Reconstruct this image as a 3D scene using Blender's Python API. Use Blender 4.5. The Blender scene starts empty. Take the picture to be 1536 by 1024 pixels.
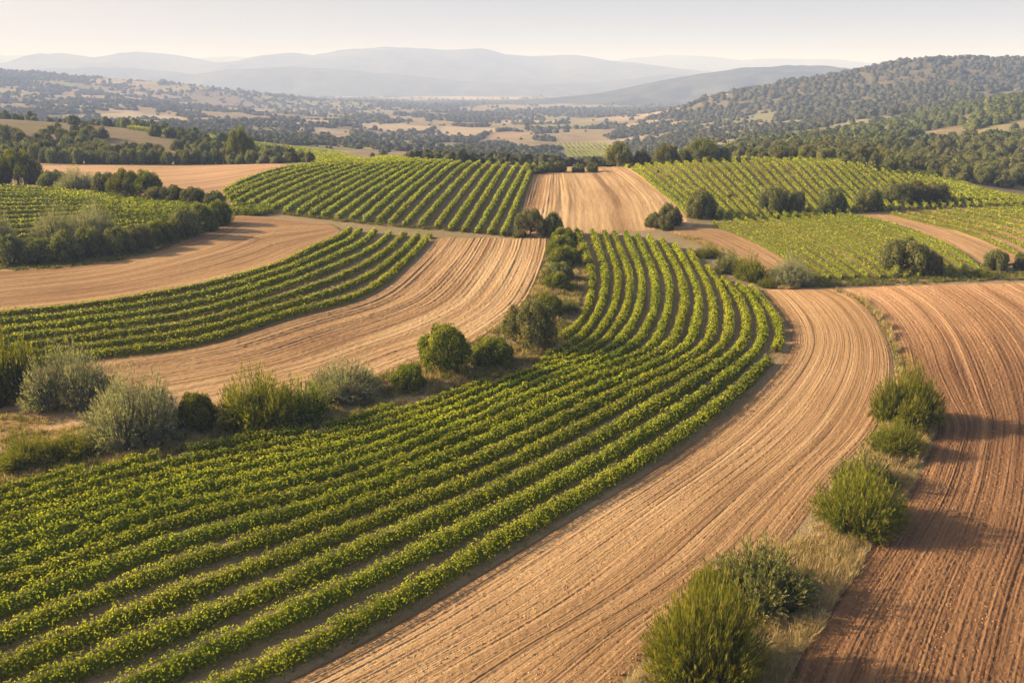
import bpy, math, random
import numpy as np
from mathutils import Vector

# ------------------------------------------------------------------ camera, sky, sun, exposure
scene = bpy.context.scene
COL = scene.collection
CAM_H = 28.0
FPX = 1330.0                      # focal length in pixels of the 1536 wide photograph
PITCH = math.radians(15.83)
SP, CP = math.sin(PITCH), math.cos(PITCH)
cam = bpy.data.cameras.new("camera")
cam.sensor_width = 36.0
cam.lens = FPX / 1536.0 * 36.0
cam.clip_start = 0.5
cam.clip_end = 60000.0
camo = bpy.data.objects.new("camera", cam)
camo.location = (0, 0, CAM_H)
camo.rotation_euler = (math.pi / 2 - PITCH, 0, 0)
COL.objects.link(camo)
scene.camera = camo

SUN_EL = math.radians(23)
SUN_AZ = math.radians(-82)        # from +Y (view direction) towards +X; negative = left
world = bpy.data.worlds.new("World")
scene.world = world
world.use_nodes = True
wn = world.node_tree
for n in list(wn.nodes):
    wn.nodes.remove(n)
wo = wn.nodes.new("ShaderNodeOutputWorld")
bg = wn.nodes.new("ShaderNodeBackground")
sky = wn.nodes.new("ShaderNodeTexSky")
sky.sky_type = 'NISHITA'
sky.sun_disc = False
sky.sun_elevation = SUN_EL
sky.sun_rotation = SUN_AZ
sky.altitude = 300
sky.air_density = 1.0
sky.dust_density = 7.0
sky.ozone_density = 1.0
bg.inputs['Strength'].default_value = 0.065
wn.links.new(sky.outputs[0], bg.inputs[0])
wn.links.new(bg.outputs[0], wo.inputs[0])

sl = bpy.data.lights.new("sun", 'SUN')
sl.energy = 5.0
sl.angle = math.radians(0.6)
sl.color = (1.0, 0.80, 0.59)
so = bpy.data.objects.new("sun", sl)
sd = Vector((math.sin(SUN_AZ) * math.cos(SUN_EL), math.cos(SUN_AZ) * math.cos(SUN_EL), math.sin(SUN_EL)))
so.rotation_euler = (-sd).to_track_quat('-Z', 'Y').to_euler()
so.location = (-60, 40, 80)
COL.objects.link(so)

scene.view_settings.view_transform = 'Standard'
scene.view_settings.look = 'None'
scene.view_settings.exposure = 1.22
scene.view_settings.gamma = 1.0
scene.view_settings.use_curve_mapping = False
scene.render.engine = 'CYCLES'
scene.cycles.max_bounces = 6
scene.cycles.diffuse_bounces = 2
scene.cycles.glossy_bounces = 1
scene.cycles.transmission_bounces = 2
scene.cycles.volume_bounces = 1
scene.cycles.transparent_max_bounces = 6
scene.cycles.use_denoising = True
scene.cycles.denoising_prefilter = 'ACCURATE'
scene.cycles.denoising_input_passes = 'RGB_ALBEDO_NORMAL'
HAZE_DENSITY = 2.85e-4

# ------------------------------------------------------------------ small helpers
RNG = np.random.default_rng(7)

def tag(o, label=None, cat=None, group=None, kind=None):
    if label: o["label"] = label
    if cat: o["category"] = cat
    if group: o["group"] = group
    if kind: o["kind"] = kind
    return o

def hash2(ix, iy, seed):
    n = (ix.astype(np.int64) * 374761393 + iy.astype(np.int64) * 668265263 + seed * 974634777) & 0x7fffffff
    n = (n ^ (n >> 13)) * 1274126177 & 0x7fffffff
    n = (n ^ (n >> 16)) & 0xffff
    return n / 65535.0

def vnoise(x, y, seed=0):
    x = np.asarray(x, float); y = np.asarray(y, float)
    ix = np.floor(x).astype(np.int64); iy = np.floor(y).astype(np.int64)
    fx = x - ix; fy = y - iy
    fx = fx * fx * (3 - 2 * fx); fy = fy * fy * (3 - 2 * fy)
    a = hash2(ix, iy, seed); b = hash2(ix + 1, iy, seed)
    c = hash2(ix, iy + 1, seed); d = hash2(ix + 1, iy + 1, seed)
    return (a * (1 - fx) + b * fx) * (1 - fy) + (c * (1 - fx) + d * fx) * fy

def fbm(x, y, octv=4, seed=0):
    s = 0.0; amp = 0.5; t = 0.0
    for i in range(octv):
        s = s + amp * vnoise(np.asarray(x) * 2 ** i + 17.3 * i, np.asarray(y) * 2 ** i - 9.1 * i, seed + i)
        t += amp; amp *= 0.5
    return s / t

class MB:
    """collects polygons with a per-vertex value and builds ONE mesh"""
    def __init__(self):
        self.v = []; self.f = []; self.a = []; self.n = 0; self.uv = []
    def add(self, v, f, a=None, uv=None):
        v = np.asarray(v, np.float32).reshape(-1, 3)
        if len(v) == 0: return
        f = np.asarray(f, np.int64)
        self.v.append(v); self.f.append(f + self.n)
        if a is None: a = np.full(len(v), 0.5)
        self.a.append(np.broadcast_to(np.asarray(a, np.float32), (len(v),)))
        self.uv.append(np.zeros((len(v), 2), np.float32) if uv is None else np.asarray(uv, np.float32))
        self.n += len(v)
    def mesh(self, name, mat, smooth=False, uv=False):
        me = bpy.data.meshes.new(name)
        v = np.concatenate(self.v)
        loops = np.concatenate([f.ravel() for f in self.f]).astype(np.int32)
        tot = np.concatenate([np.full(len(f), f.shape[1], np.int32) for f in self.f])
        start = np.concatenate([[0], np.cumsum(tot)[:-1]]).astype(np.int32)
        me.vertices.add(len(v)); me.vertices.foreach_set("co", v.ravel())
        me.loops.add(len(loops)); me.loops.foreach_set("vertex_index", loops)
        me.polygons.add(len(tot)); me.polygons.foreach_set("loop_start", start)
        me.polygons.foreach_set("loop_total", tot)
        if smooth: me.polygons.foreach_set("use_smooth", np.ones(len(tot), bool))
        at = me.attributes.new("tint", 'FLOAT', 'POINT')
        at.data.foreach_set("value", np.concatenate(self.a).astype(np.float32))
        if uv:
            u = np.concatenate(self.uv)
            at = me.attributes.new("along", 'FLOAT2', 'POINT')
            at.data.foreach_set("vector", u.ravel().astype(np.float32))
        me.update(calc_edges=True)
        if mat: me.materials.append(mat)
        return me
    def build(self, name, mat, parent=None, smooth=False, uv=False):
        o = bpy.data.objects.new(name, self.mesh(name, mat, smooth, uv))
        COL.objects.link(o)
        if parent: o.parent = parent
        return o

def grid_faces(nu, nv):
    i = np.arange(nu - 1)[:, None]; j = np.arange(nv - 1)[None, :]
    a = i * nv + j
    return np.stack([a, a + nv, a + nv + 1, a + 1], -1).reshape(-1, 4)

# ------------------------------------------------------------------ camera geometry
def row_slope(y):            # tangent of the angle below the horizon for a photo row y
    return np.tan(PITCH + np.arctan((np.asarray(y, float) - 512) / FPX))

# terrain table.  columns: x/y direction ratio;  rows: distance ahead; entries: height z (rel.)
COLS = [-1.3, -0.80, -0.555, -0.374, -0.23, -0.107, 0.0, 0.11, 0.226, 0.349, 0.457, 0.555, 0.85, 1.3]
T = []
def zrow(Y, z): T.append((Y, [float(q) for q in (z if hasattr(z, '__len__') else [z] * 14)]))
def yrow(Y, ys): T.append((Y, [float(CAM_H - row_slope(q) * Y) for q in ys]))
for Y in (3, 8, 20, 40, 55): zrow(Y, 0.0)
zrow(70, .4); zrow(90, 1.5); zrow(115, 2.9)
zrow(150, [5, 5, 4.6, 4.6, 4.6, 4.6, 4.6, 4.6, 4.6, 4.6, 4.7, 5.2, 5, 4])
zrow(190, [8, 8, 7.2, 7.2, 7.2, 7.4, 7.4, 7.2, 7.4, 7.2, 6.2, 5.6, 4, 3])
#            -1.3 -.8   0    250  450  620  768  920 1080 1250 1400 1536 1900
yrow(230, [255, 258, 265, 262, 248, 246, 252, 255, 243, 243, 262, 285, 310, 320])
yrow(300, [200, 205, 228, 238, 245, 246, 251, 260, 243, 240, 245, 250, 262, 270])
yrow(350, [165, 172, 190, 213, 243, 247, 251, 260, 238, 228, 228, 228, 232, 240])
yrow(400, [160, 165, 180, 200, 232, 240, 250, 258, 233, 220, 215, 208, 205, 210])
yrow(500, [175, 180, 190, 204, 221, 232, 243, 250, 223, 207, 200, 178, 165, 165])
yrow(650, [185, 190, 195, 200, 210, 224, 232, 237, 210, 194, 178, 146, 132, 130])
yrow(800, [180, 184, 188, 192, 202, 214, 217, 222, 200, 184, 166, 150, 140, 140])
yrow(1100, [160, 165, 172, 178, 188, 197, 198, 201, 174, 152, 132, 136, 135, 140])
yrow(1400, [135, 142, 155, 166, 178, 184, 186, 184, 142, 113, 88, 92, 100, 110])
yrow(1600, [125, 130, 145, 160, 174, 177, 180, 178, 148, 118, 96, 98, 105, 115])
yrow(2000, [100, 104, 122, 150, 168, 170, 172, 170, 162, 150, 142, 140, 140, 140])
yrow(2500, [90, 96, 107, 126, 148, 160, 163, 164, 160, 156, 152, 150, 148, 148])
yrow(3200, [110, 116, 125, 138, 150, 155, 156, 156, 154, 152, 152, 150, 150, 150])
yrow(4500, [145] * 14)
zrow(6000, -55); zrow(16000, -55); zrow(40000, -55)

def pchip(x, y, xi):         # y (n, m) monotone cubic in x, evaluated at xi
    h = np.diff(x)[:, None]; d = np.diff(y, axis=0) / h
    m = np.zeros_like(y)
    w1 = 2 * h[1:] + h[:-1]; w2 = h[1:] + 2 * h[:-1]
    ok = d[1:] * d[:-1] > 0
    with np.errstate(divide='ignore', invalid='ignore'):
        hm = (w1 + w2) / (w1 / d[:-1] + w2 / d[1:])
    m[1:-1] = np.where(ok, hm, 0)
    m[0] = d[0]; m[-1] = d[-1]
    k = np.clip(np.searchsorted(x, xi) - 1, 0, len(x) - 2)
    t = ((xi - x[k]) / (x[k + 1] - x[k]))[:, None]
    hh = (x[k + 1] - x[k])[:, None]
    return ((1 + 2 * t) * (1 - t) ** 2) * y[k] + t * (1 - t) ** 2 * hh * m[k] + t * t * (3 - 2 * t) * y[k + 1] + t * t * (t - 1) * hh * m[k + 1]

TL = np.log(np.array([t[0] for t in T])); TZ = np.array([t[1] for t in T])
NL, NA = 900, 261
LI = np.linspace(TL[0], TL[-1], NL); AI = np.linspace(-1.3, 1.3, NA)
_fine = pchip(TL, TZ, LI)
_fine = pchip(np.array(COLS), _fine.T.copy(), AI).T.copy()
_k = np.exp(-np.linspace(-2, 2, 9) ** 2); _k /= _k.sum()
_p = np.pad(_fine, ((4, 4), (0, 0)), 'edge'); _fine = sum(_k[i] * _p[i:i + NL] for i in range(9))
_p = np.pad(_fine, ((0, 0), (4, 4)), 'edge'); _fine = sum(_k[i] * _p[:, i:i + NA] for i in range(9))

def terrain(X, Y):
    X = np.asarray(X, float); Y = np.asarray(Y, float)
    Yc = np.maximum(Y, 4.0)
    a = np.clip(X / Yc, -1.2999, 1.2999)
    l = np.clip((np.log(Yc) - LI[0]) / (LI[1] - LI[0]), 0, NL - 1.001)
    c = (a + 1.3) / (AI[1] - AI[0])
    i = l.astype(int); j = np.minimum(c.astype(int), NA - 2)
    fl = l - i; fc = c - j
    z = (_fine[i, j] * (1 - fc) + _fine[i, j + 1] * fc) * (1 - fl) + (_fine[i + 1, j] * (1 - fc) + _fine[i + 1, j + 1] * fc) * fl
    far = np.clip((Y - 260) / 500, 0, 1)
    z = z + far * (fbm(X / 130, Y / 130, 4, 5) - .5) * np.clip(Y / 75, 0, 16) * .9
    z = z + (fbm(X / 23, Y / 23, 2, 9) - .5) * .35
    return z

def project(px, maxY=1e9, off=0.0):
    """photo pixels (n,2) -> world points on the terrain (+off)"""
    px = np.asarray(px, float).reshape(-1, 2)
    dx = (px[:, 0] - 768) / FPX; v = (px[:, 1] - 512) / FPX
    fy = CP - v * SP; fz = -(SP + v * CP)
    Ys = np.geomspace(16, 9000, 700)
    X = (dx / fy)[:, None] * Ys[None]; Z = CAM_H + (fz / fy)[:, None] * Ys[None]
    Yb = np.broadcast_to(Ys, X.shape)
    under = (Z < terrain(X, Yb) + off) | (Yb > maxY)
    k = np.argmax(under, 1); k[~under.any(1)] = len(Ys) - 1
    lo = Ys[np.maximum(k - 1, 0)]; hi = Ys[k]
    for _ in range(24):
        m = (lo + hi) / 2
        u = (CAM_H + fz / fy * m < terrain(dx / fy * m, m) + off) | (m > maxY)
        hi = np.where(u, m, hi); lo = np.where(u, lo, m)
    m = hi
    return np.stack([dx / fy * m, m], 1)

def to_px(X, Y, Z):
    t = Y * CP + (CAM_H - Z) * SP
    return 768 + FPX * X / t, 512 + FPX * ((CAM_H - Z) * CP - Y * SP) / t

def inside(poly, x, y):
    poly = np.asarray(poly, float); r = np.zeros(np.shape(x), bool)
    n = len(poly)
    for i in range(n):
        x1, y1 = poly[i]; x2, y2 = poly[(i + 1) % n]
        if y1 == y2: continue
        c = ((y1 > y) != (y2 > y)) & (x < (x2 - x1) * (y - y1) / (y2 - y1) + x1)
        r ^= c
    return r

def spline(P, n=None, ds=None, ext=(0, 0)):
    """Catmull-Rom through P (k,2), resampled evenly; ext extends the ends straight (metres)"""
    P = np.asarray(P, float)
    if ext[0]: P = np.vstack([P[0] + (P[0] - P[1]) / np.linalg.norm(P[0] - P[1]) * ext[0], P])
    if ext[1]: P = np.vstack([P, P[-1] + (P[-1] - P[-2]) / np.linalg.norm(P[-1] - P[-2]) * ext[1]])
    # centripetal-like parameter = chord length
    d = np.concatenate([[0], np.cumsum(np.linalg.norm(np.diff(P, axis=0), axis=1) ** .5 + 1e-6)])
    m = np.zeros_like(P)
    m[1:-1] = ((P[2:] - P[1:-1]) / (d[2:] - d[1:-1])[:, None] * (d[1:-1] - d[:-2])[:, None] + (P[1:-1] - P[:-2]) / (d[1:-1] - d[:-2])[:, None] * (d[2:] - d[1:-1])[:, None]) / (d[2:] - d[:-2])[:, None]
    m[0] = (P[1] - P[0]) / (d[1] - d[0]); m[-1] = (P[-1] - P[-2]) / (d[-1] - d[-2])
    t = np.linspace(0, d[-1], 40 * len(P))
    k = np.clip(np.searchsorted(d, t) - 1, 0, len(P) - 2)
    h = (d[k + 1] - d[k])[:, None]; s = ((t - d[k])[:, None]) / h
    Q = (1 + 2 * s) * (1 - s) ** 2 * P[k] + s * (1 - s) ** 2 * h * m[k] + s * s * (3 - 2 * s) * P[k + 1] + s * s * (s - 1) * h * m[k + 1]
    L = np.concatenate([[0], np.cumsum(np.linalg.norm(np.diff(Q, axis=0), axis=1))])
    if n is None: n = max(4, int(L[-1] / ds) + 1)
    u = np.linspace(0, L[-1], n)
    return np.stack([np.interp(u, L, Q[:, 0]), np.interp(u, L, Q[:, 1])], 1)

# ------------------------------------------------------------------ materials
def new_mat(name):
    m = bpy.data.materials.new(name); m.use_nodes = True
    nt = m.node_tree
    for n in list(nt.nodes): nt.nodes.remove(n)
    out = nt.nodes.new("ShaderNodeOutputMaterial")
    return m, nt, out

def ramp(nt, fac, stops):
    r = nt.nodes.new("ShaderNodeValToRGB")
    cr = r.color_ramp
    while len(cr.elements) < len(stops): cr.elements.new(0.5)
    for e, (p, c) in zip(cr.elements, stops):
        e.position = p; e.color = (*c, 1)
    nt.links.new(fac, r.inputs[0])
    return r.outputs[0]

def math_(nt, op, a, b=None, c=None):
    n = nt.nodes.new("ShaderNodeMath"); n.operation = op
    for i, q in enumerate((a, b, c)):
        if q is None: continue
        if isinstance(q, (int, float)): n.inputs[i].default_value = q
        else: nt.links.new(q, n.inputs[i])
    return n.outputs[0]

def mixc(nt, f, a, b, mode='MIX'):
    n = nt.nodes.new("ShaderNodeMix"); n.data_type = 'RGBA'; n.blend_type = mode
    for s, q in ((0, f), (6, a), (7, b)):
        if isinstance(q, (int, float)): n.inputs[s].default_value = q
        elif isinstance(q, tuple): n.inputs[s].default_value = (*q, 1)
        else: nt.links.new(q, n.inputs[s])
    return n.outputs[2]

def noise(nt, vec, scale, detail=4, rough=.55, dim='3D'):
    n = nt.nodes.new("ShaderNodeTexNoise"); n.noise_dimensions = dim
    n.inputs['Scale'].default_value = scale; n.inputs['Detail'].default_value = detail
    n.inputs['Roughness'].default_value = rough
    if vec is not None: nt.links.new(vec, n.inputs['Vector'])
    return n.outputs[0]

def attr(nt, name):
    n = nt.nodes.new("ShaderNodeAttribute"); n.attribute_name = name
    return n

def leaf_mat(name, dark, mid, light, trans=0.35, vary=0.25, odd=None):
    m, nt, out = new_mat(name)
    t = attr(nt, "tint").outputs['Fac']
    oi = nt.nodes.new("ShaderNodeObjectInfo").outputs['Random']
    col = ramp(nt, t, [(0, dark), (.5, mid), (.93, light), (1, odd or light)])
    g = nt.nodes.new("ShaderNodeHueSaturation")
    nt.links.new(col, g.inputs['Color'])
    nt.links.new(math_(nt, 'MULTIPLY_ADD', oi, vary * .12, .5 - vary * .06), g.inputs['Hue'])
    nt.links.new(math_(nt, 'MULTIPLY_ADD', oi, vary, 1 - vary / 2), g.inputs['Value'])
    c = g.outputs[0]
    d = nt.nodes.new("ShaderNodeBsdfDiffuse"); nt.links.new(c, d.inputs[0])
    tr = nt.nodes.new("ShaderNodeBsdfTranslucent")
    c2 = mixc(nt, 1.0, c, (1.25, 1.35, .55), 'MULTIPLY')
    nt.links.new(c2, tr.inputs[0])
    mx = nt.nodes.new("ShaderNodeMixShader"); mx.inputs[0].default_value = trans
    nt.links.new(d.outputs[0], mx.inputs[1]); nt.links.new(tr.outputs[0], mx.inputs[2])
    nt.links.new(mx.outputs[0], out.inputs[0])
    return m

def soil_mat(name, dry, mid, moist, fine=1.0, bump=.5, green=None):
    """dry/mid/moist earth; streaks follow the furrows through the 'along' attribute (metres across, along)"""
    m, nt, out = new_mat(name)
    al = attr(nt, "along").outputs['Vector']
    tint = attr(nt, "tint").outputs['Fac']
    def stretched(sx, sy, detail=4, rough=.6):
        mp = nt.nodes.new("ShaderNodeMapping"); mp.inputs['Scale'].default_value = (sx, sy, 1)
        nt.links.new(al, mp.inputs[0])
        return noise(nt, mp.outputs[0], 1.0, detail, rough, '2D')
    s1 = stretched(.55 * fine, .012, 3)
    s2 = stretched(2.6 * fine, .05, 4)
    s3 = stretched(9 * fine, .7, 3, .7)
    geo = nt.nodes.new("ShaderNodeNewGeometry").outputs['Position']
    n1 = noise(nt, geo, .05, 4); n2 = noise(nt, geo, 3.2 * fine, 5, .72)
    f = math_(nt, 'MULTIPLY', s1, .55)
    f = math_(nt, 'MULTIPLY_ADD', s2, .55, f)
    f = math_(nt, 'MULTIPLY_ADD', s3, .30, f)
    f = math_(nt, 'MULTIPLY_ADD', n1, .45, f)
    f = math_(nt, 'MULTIPLY_ADD', n2, .35, f)
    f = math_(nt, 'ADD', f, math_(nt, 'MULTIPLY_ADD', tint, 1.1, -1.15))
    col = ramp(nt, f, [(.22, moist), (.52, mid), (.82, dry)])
    if green:
        gn = noise(nt, geo, .9, 5, .7)
        gm = ramp(nt, gn, [(.52, (0, 0, 0)), (.68, (1, 1, 1))])
        col = mixc(nt, math_(nt, 'MULTIPLY', gm, .75), col, green)
    b = nt.nodes.new("ShaderNodeBsdfPrincipled")
    b.inputs['Roughness'].default_value = .95
    b.inputs['Specular IOR Level'].default_value = .1
    nt.links.new(col, b.inputs['Base Color'])
    n4 = noise(nt, geo, 9.0 * fine, 4, .75)
    hn = math_(nt, 'MULTIPLY_ADD', s3, .8, math_(nt, 'MULTIPLY_ADD', n4, .9, math_(nt, 'MULTIPLY', n2, .6)))
    hn = math_(nt, 'MULTIPLY_ADD', s2, .7, hn)
    bp = nt.nodes.new("ShaderNodeBump"); bp.inputs['Strength'].default_value = bump
    bp.inputs['Distance'].default_value = .10 / fine
    nt.links.new(hn, bp.inputs['Height']); nt.links.new(bp.outputs[0], b.inputs['Normal'])
    nt.links.new(b.outputs[0], out.inputs[0])
    return m

M = {}
M['vine'] = leaf_mat("vine_leaves", (.070, .092, .010), (.265, .29, .023), (.54, .53, .055), .46, .10, (.42, .40, .06))
M['vinefar'] = leaf_mat("vine_leaves_pale", (.100, .125, .018), (.27, .30, .040), (.50, .50, .08), .46, .12, (.33, .30, .06))
M['bark'] = leaf_mat("bark", (.06, .045, .03), (.10, .075, .05), (.14, .11, .075), 0.0)
M['hill'] = leaf_mat('hill_leaves', (.070, .080, .045), (.125, .128, .068), (.205, .19, .105), .34)
M['soil_tan'] = soil_mat("soil_tan", (.58, .395, .205), (.375, .230, .110), (.17, .098, .045), 1.3, .7)
M['soil_red'] = soil_mat("soil_red", (.50, .30, .155), (.275, .150, .070), (.115, .058, .028), 1.25, .8)
M['soil_pale'] = soil_mat("soil_pale", (.55, .385, .205), (.39, .25, .122), (.22, .125, .058), .7)
M['soil_far'] = soil_mat("soil_far", (.50, .33, .19), (.38, .24, .13), (.25, .15, .08), .5, .3)
M['soil_vine'] = soil_mat("soil_vineyard", (.42, .30, .17), (.28, .19, .10), (.16, .11, .055), 1, .5, (.10, .12, .03))

def terrain_mat():
    m, nt, out = new_mat("dry_ground")
    geo = nt.nodes.new("ShaderNodeNewGeometry").outputs['Position']
    tint = attr(nt, "tint").outputs['Fac']     # 0 open dry field ... 1 scrub / wood floor
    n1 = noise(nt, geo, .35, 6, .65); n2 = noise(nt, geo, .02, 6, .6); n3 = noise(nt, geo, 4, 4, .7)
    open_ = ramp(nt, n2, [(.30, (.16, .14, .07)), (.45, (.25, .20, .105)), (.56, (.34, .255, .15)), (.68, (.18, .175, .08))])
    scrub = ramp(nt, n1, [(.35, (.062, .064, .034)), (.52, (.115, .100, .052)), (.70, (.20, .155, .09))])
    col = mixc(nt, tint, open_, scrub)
    col = mixc(nt, math_(nt, 'MULTIPLY', ramp(nt, n3, [(.4, (0, 0, 0)), (.7, (1, 1, 1))]), .35), col, (.38, .29, .14))
    vc = nt.nodes.new("ShaderNodeAttribute"); vc.attribute_name = "patch"
    col = mixc(nt, vc.outputs['Alpha'], col, vc.outputs['Color'])
    b = nt.nodes.new("ShaderNodeBsdfPrincipled"); b.inputs['Roughness'].default_value = .95
    b.inputs['Specular IOR Level'].default_value = .1
    nt.links.new(col, b.inputs['Base Color'])
    bp = nt.nodes.new("ShaderNodeBump"); bp.inputs['Strength'].default_value = .6; bp.inputs['Distance'].default_value = .25
    nt.links.new(math_(nt, 'ADD', n1, n3), bp.inputs['Height']); nt.links.new(bp.outputs[0], b.inputs['Normal'])
    nt.links.new(b.outputs[0], out.inputs[0])
    return m
M['ground'] = terrain_mat()

# ------------------------------------------------------------------ patchwork of the valley (world cells)
VR = np.random.default_rng(21)
NC = 520
_la = VR.uniform(-1.1, 1.1, NC); _ly = np.exp(VR.uniform(math.log(330), math.log(4200), NC))
CX, CY = _la * _ly, _ly
CT = VR.random(NC); CCOL = VR.random((NC, 3))
PATCH = np.array([(.42, .33, .21), (.35, .25, .15), (.24, .24, .11), (.30, .27, .14), (.19, .21, .085), (.44, .36, .24), (.23, .18, .10)])
def cells(X, Y):
    """nearest/second nearest cell in log-scaled space -> index, edge distance (relative)"""
    x = X.ravel(); y = Y.ravel()
    idx = np.zeros(len(x), int); e = np.zeros(len(x))
    u = np.stack([x / np.maximum(y, 50) * 1.0, np.log(np.maximum(y, 50)) * .8], 1)
    c = np.stack([CX / CY, np.log(CY) * .8], 1)
    wob = np.stack([fbm(u[:, 0] * 14, u[:, 1] * 14, 2, 3), fbm(u[:, 0] * 14, u[:, 1] * 14, 2, 13)], 1) - .5
    u = u + wob * .05
    for s in range(0, len(x), 20000):
        d = ((u[s:s + 20000, None] - c[None]) ** 2).sum(-1)
        p = np.argpartition(d, 1, 1)[:, :2]
        dd = np.take_along_axis(d, p, 1); o = np.argsort(dd, 1)
        p = np.take_along_axis(p, o, 1); dd = np.sqrt(np.take_along_axis(dd, o, 1))
        idx[s:s + 20000] = p[:, 0]; e[s:s + 20000] = dd[:, 1] - dd[:, 0]
    return idx.reshape(X.shape), e.reshape(X.shape)

# woods, traced in the photograph
W_LEFT = [(-260, 120), (0, 166), (60, 160), (170, 172), (230, 195), (330, 214), (430, 234), (462, 250), (330, 246), (80, 240), (-260, 245)]
W_RIGHT = [(1085, 238), (1110, 215), (1250, 200), (1330, 185), (1400, 160), (1536, 118), (1900, 90), (1900, 320), (1536, 300), (1440, 281), (1330, 259), (1250, 243), (1130, 240)]
CLEAR_R = [[(1335, 218), (1385, 198), (1440, 192), (1492, 205), (1470, 212), (1400, 214)], [(1150, 214), (1180, 200), (1290, 181), (1312, 185), (1240, 202)],
           [(1460, 196), (1536, 178), (1620, 170), (1620, 195), (1536, 200), (1490, 204)]]
CLEAR_L = [[(20, 185), (95, 182), (130, 205), (90, 222), (30, 215)]]
W_FAR = [(1000, 182), (1050, 152), (1110, 138), (1250, 108), (1400, 80), (1480, 78), (1536, 85), (1900, 85), (1900, 150), (1536, 130), (1400, 168), (1330, 182), (1250, 172), (1130, 166), (1060, 182)]
def wood_mask(X, Y, Z):
    px, py = to_px(X, Y, Z)
    a = inside(W_LEFT, px, py) & (Y > 262) & (Y < 440)
    r = inside(W_RIGHT, px, py) & (Y > 185) & (Y < 760)
    for c in CLEAR_R: r &= ~inside(c, px, py)
    f = inside(W_FAR, px, py) & (Y > 760) & (Y < 1900)
    return a, r, f, px, py

def build_ground():
    ys = np.concatenate([[-400, -60, -10, 2, 8], np.geomspace(14, 300, 330), np.geomspace(302, 2600, 330), np.geomspace(2640, 15000, 60)])
    na = 420
    az = np.concatenate([np.linspace(-1.5, -.72, 40), np.linspace(-.715, .715, na), np.linspace(.72, 1.5, 40)])
    Y = np.repeat(ys[:, None], len(az), 1)
    X = az[None] * np.maximum(Y, 30) * 1.0
    Z = terrain(X, Y)
    mb = MB()
    a, r, f, px, py = wood_mask(X, Y, Z)
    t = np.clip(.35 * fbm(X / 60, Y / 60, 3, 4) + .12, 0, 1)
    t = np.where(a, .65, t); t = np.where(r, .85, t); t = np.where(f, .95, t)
    idx, e = cells(X, Y)
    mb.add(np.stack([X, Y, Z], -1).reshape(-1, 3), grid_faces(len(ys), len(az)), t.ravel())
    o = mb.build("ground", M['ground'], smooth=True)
    valley = (Y > 330) & (Y < 4300) & ~(a | r | f) & (CT[idx] > .30)
    al = np.where(valley, np.clip(e * 60, 0, 1) * .8, 0.0)
    pc = PATCH[(CCOL[idx, 0] * len(PATCH)).astype(int)] * .88
    rgba = np.concatenate([pc, al[..., None]], -1).reshape(-1, 4).astype(np.float32)
    at = o.data.attributes.new("patch", 'FLOAT_COLOR', 'POINT')
    at.data.foreach_set("color", rgba.ravel())
    tag(o, kind='structure')
build_ground()

# ------------------------------------------------------------------ distant ridges
def ridge_mat(name, c1, c2):
    m, nt, out = new_mat(name)
    geo = nt.nodes.new("ShaderNodeNewGeometry").outputs['Position']
    n = noise(nt, geo, .009, 10, .72)
    col = ramp(nt, n, [(.4, c1), (.62, c2)])
    b = nt.nodes.new("ShaderNodeBsdfDiffuse"); nt.links.new(col, b.inputs[0]); nt.links.new(b.outputs[0], out.inputs[0])
    return m
M['ridge'] = ridge_mat("hill_scrub", (.03, .042, .035), (.10, .10, .075))
def ridge(name, D, W, prof, seed, rough=1.0):
    prof = np.array(prof, float)
    ax = np.linspace(-1.1, 1.1, 520)
    px = 768 + FPX * ax / CP
    yy = np.interp(px, prof[:, 0], prof[:, 1])
    zc = CAM_H - row_slope(yy) * D
    t = np.linspace(-1, 1, 44)
    X = ax[:, None] * D * (1 + 0 * t[None]); Y = D + W * t[None] + 0 * X
    base = -60.0
    shape = np.where(t < 0, 1 - np.abs(t) ** 1.25, 1 - np.abs(t) ** 2)[None]
    hgt = np.maximum(zc - base, 5)[:, None]
    nn = 1 - np.abs(2 * fbm(X / (W * .45), Y / (W * .45), 5, seed) - 1)
    sil = (fbm(ax * 60, ax * 0, 4, seed + 3) - .5)[:, None] * .06 * hgt * rough
    env = 4 * np.clip(shape, 0, 1) * (1 - np.clip(shape, 0, 1))
    Z = base + hgt * shape * (1 + (nn - .75) * .95 * env) + sil * shape
    mb = MB(); mb.add(np.stack([X, Y, Z], -1).reshape(-1, 3), grid_faces(len(ax), len(t)))
    o = mb.build(name, M['ridge'], smooth=True); tag(o, kind='structure'); return o
ridge("distant_mountains", 10300, 1200, [(-600, 96), (0, 84), (50, 82), (70, 92), (280, 90), (300, 87), (350, 84), (390, 87), (420, 95), (900, 95), (940, 88), (1000, 83), (1060, 85), (1110, 90), (1150, 88), (1240, 89), (1300, 95), (1350, 91), (1536, 88), (2100, 96)], 31, .4)
ridge("mountains", 7400, 1900, [(-600, 108), (-100, 98), (0, 99), (60, 90), (100, 80), (150, 88), (180, 86), (210, 78), (250, 80), (310, 92), (345, 95), (400, 85), (450, 80), (480, 84), (520, 76), (575, 70), (620, 71), (660, 75), (700, 75), (725, 73), (760, 82), (800, 84), (860, 82), (920, 91), (960, 95), (1010, 102), (1100, 113), (1200, 122), (1536, 135), (2100, 140)], 47, .5)
ridge("foothills", 5600, 1000, [(-600, 120), (0, 112), (80, 103), (180, 101), (300, 112), (350, 104), (450, 100), (600, 112), (700, 122), (800, 127), (900, 124), (1000, 112), (1080, 114), (1200, 124), (1536, 132), (2100, 135)], 63, .8)
ridge("blue_hill", 3400, 700, [(-600, 160), (800, 150), (900, 140), (960, 128), (1000, 120), (1060, 109), (1120, 101), (1180, 98), (1240, 99), (1300, 106), (1400, 116), (1536, 125), (2100, 140)], 77, .8)

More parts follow.
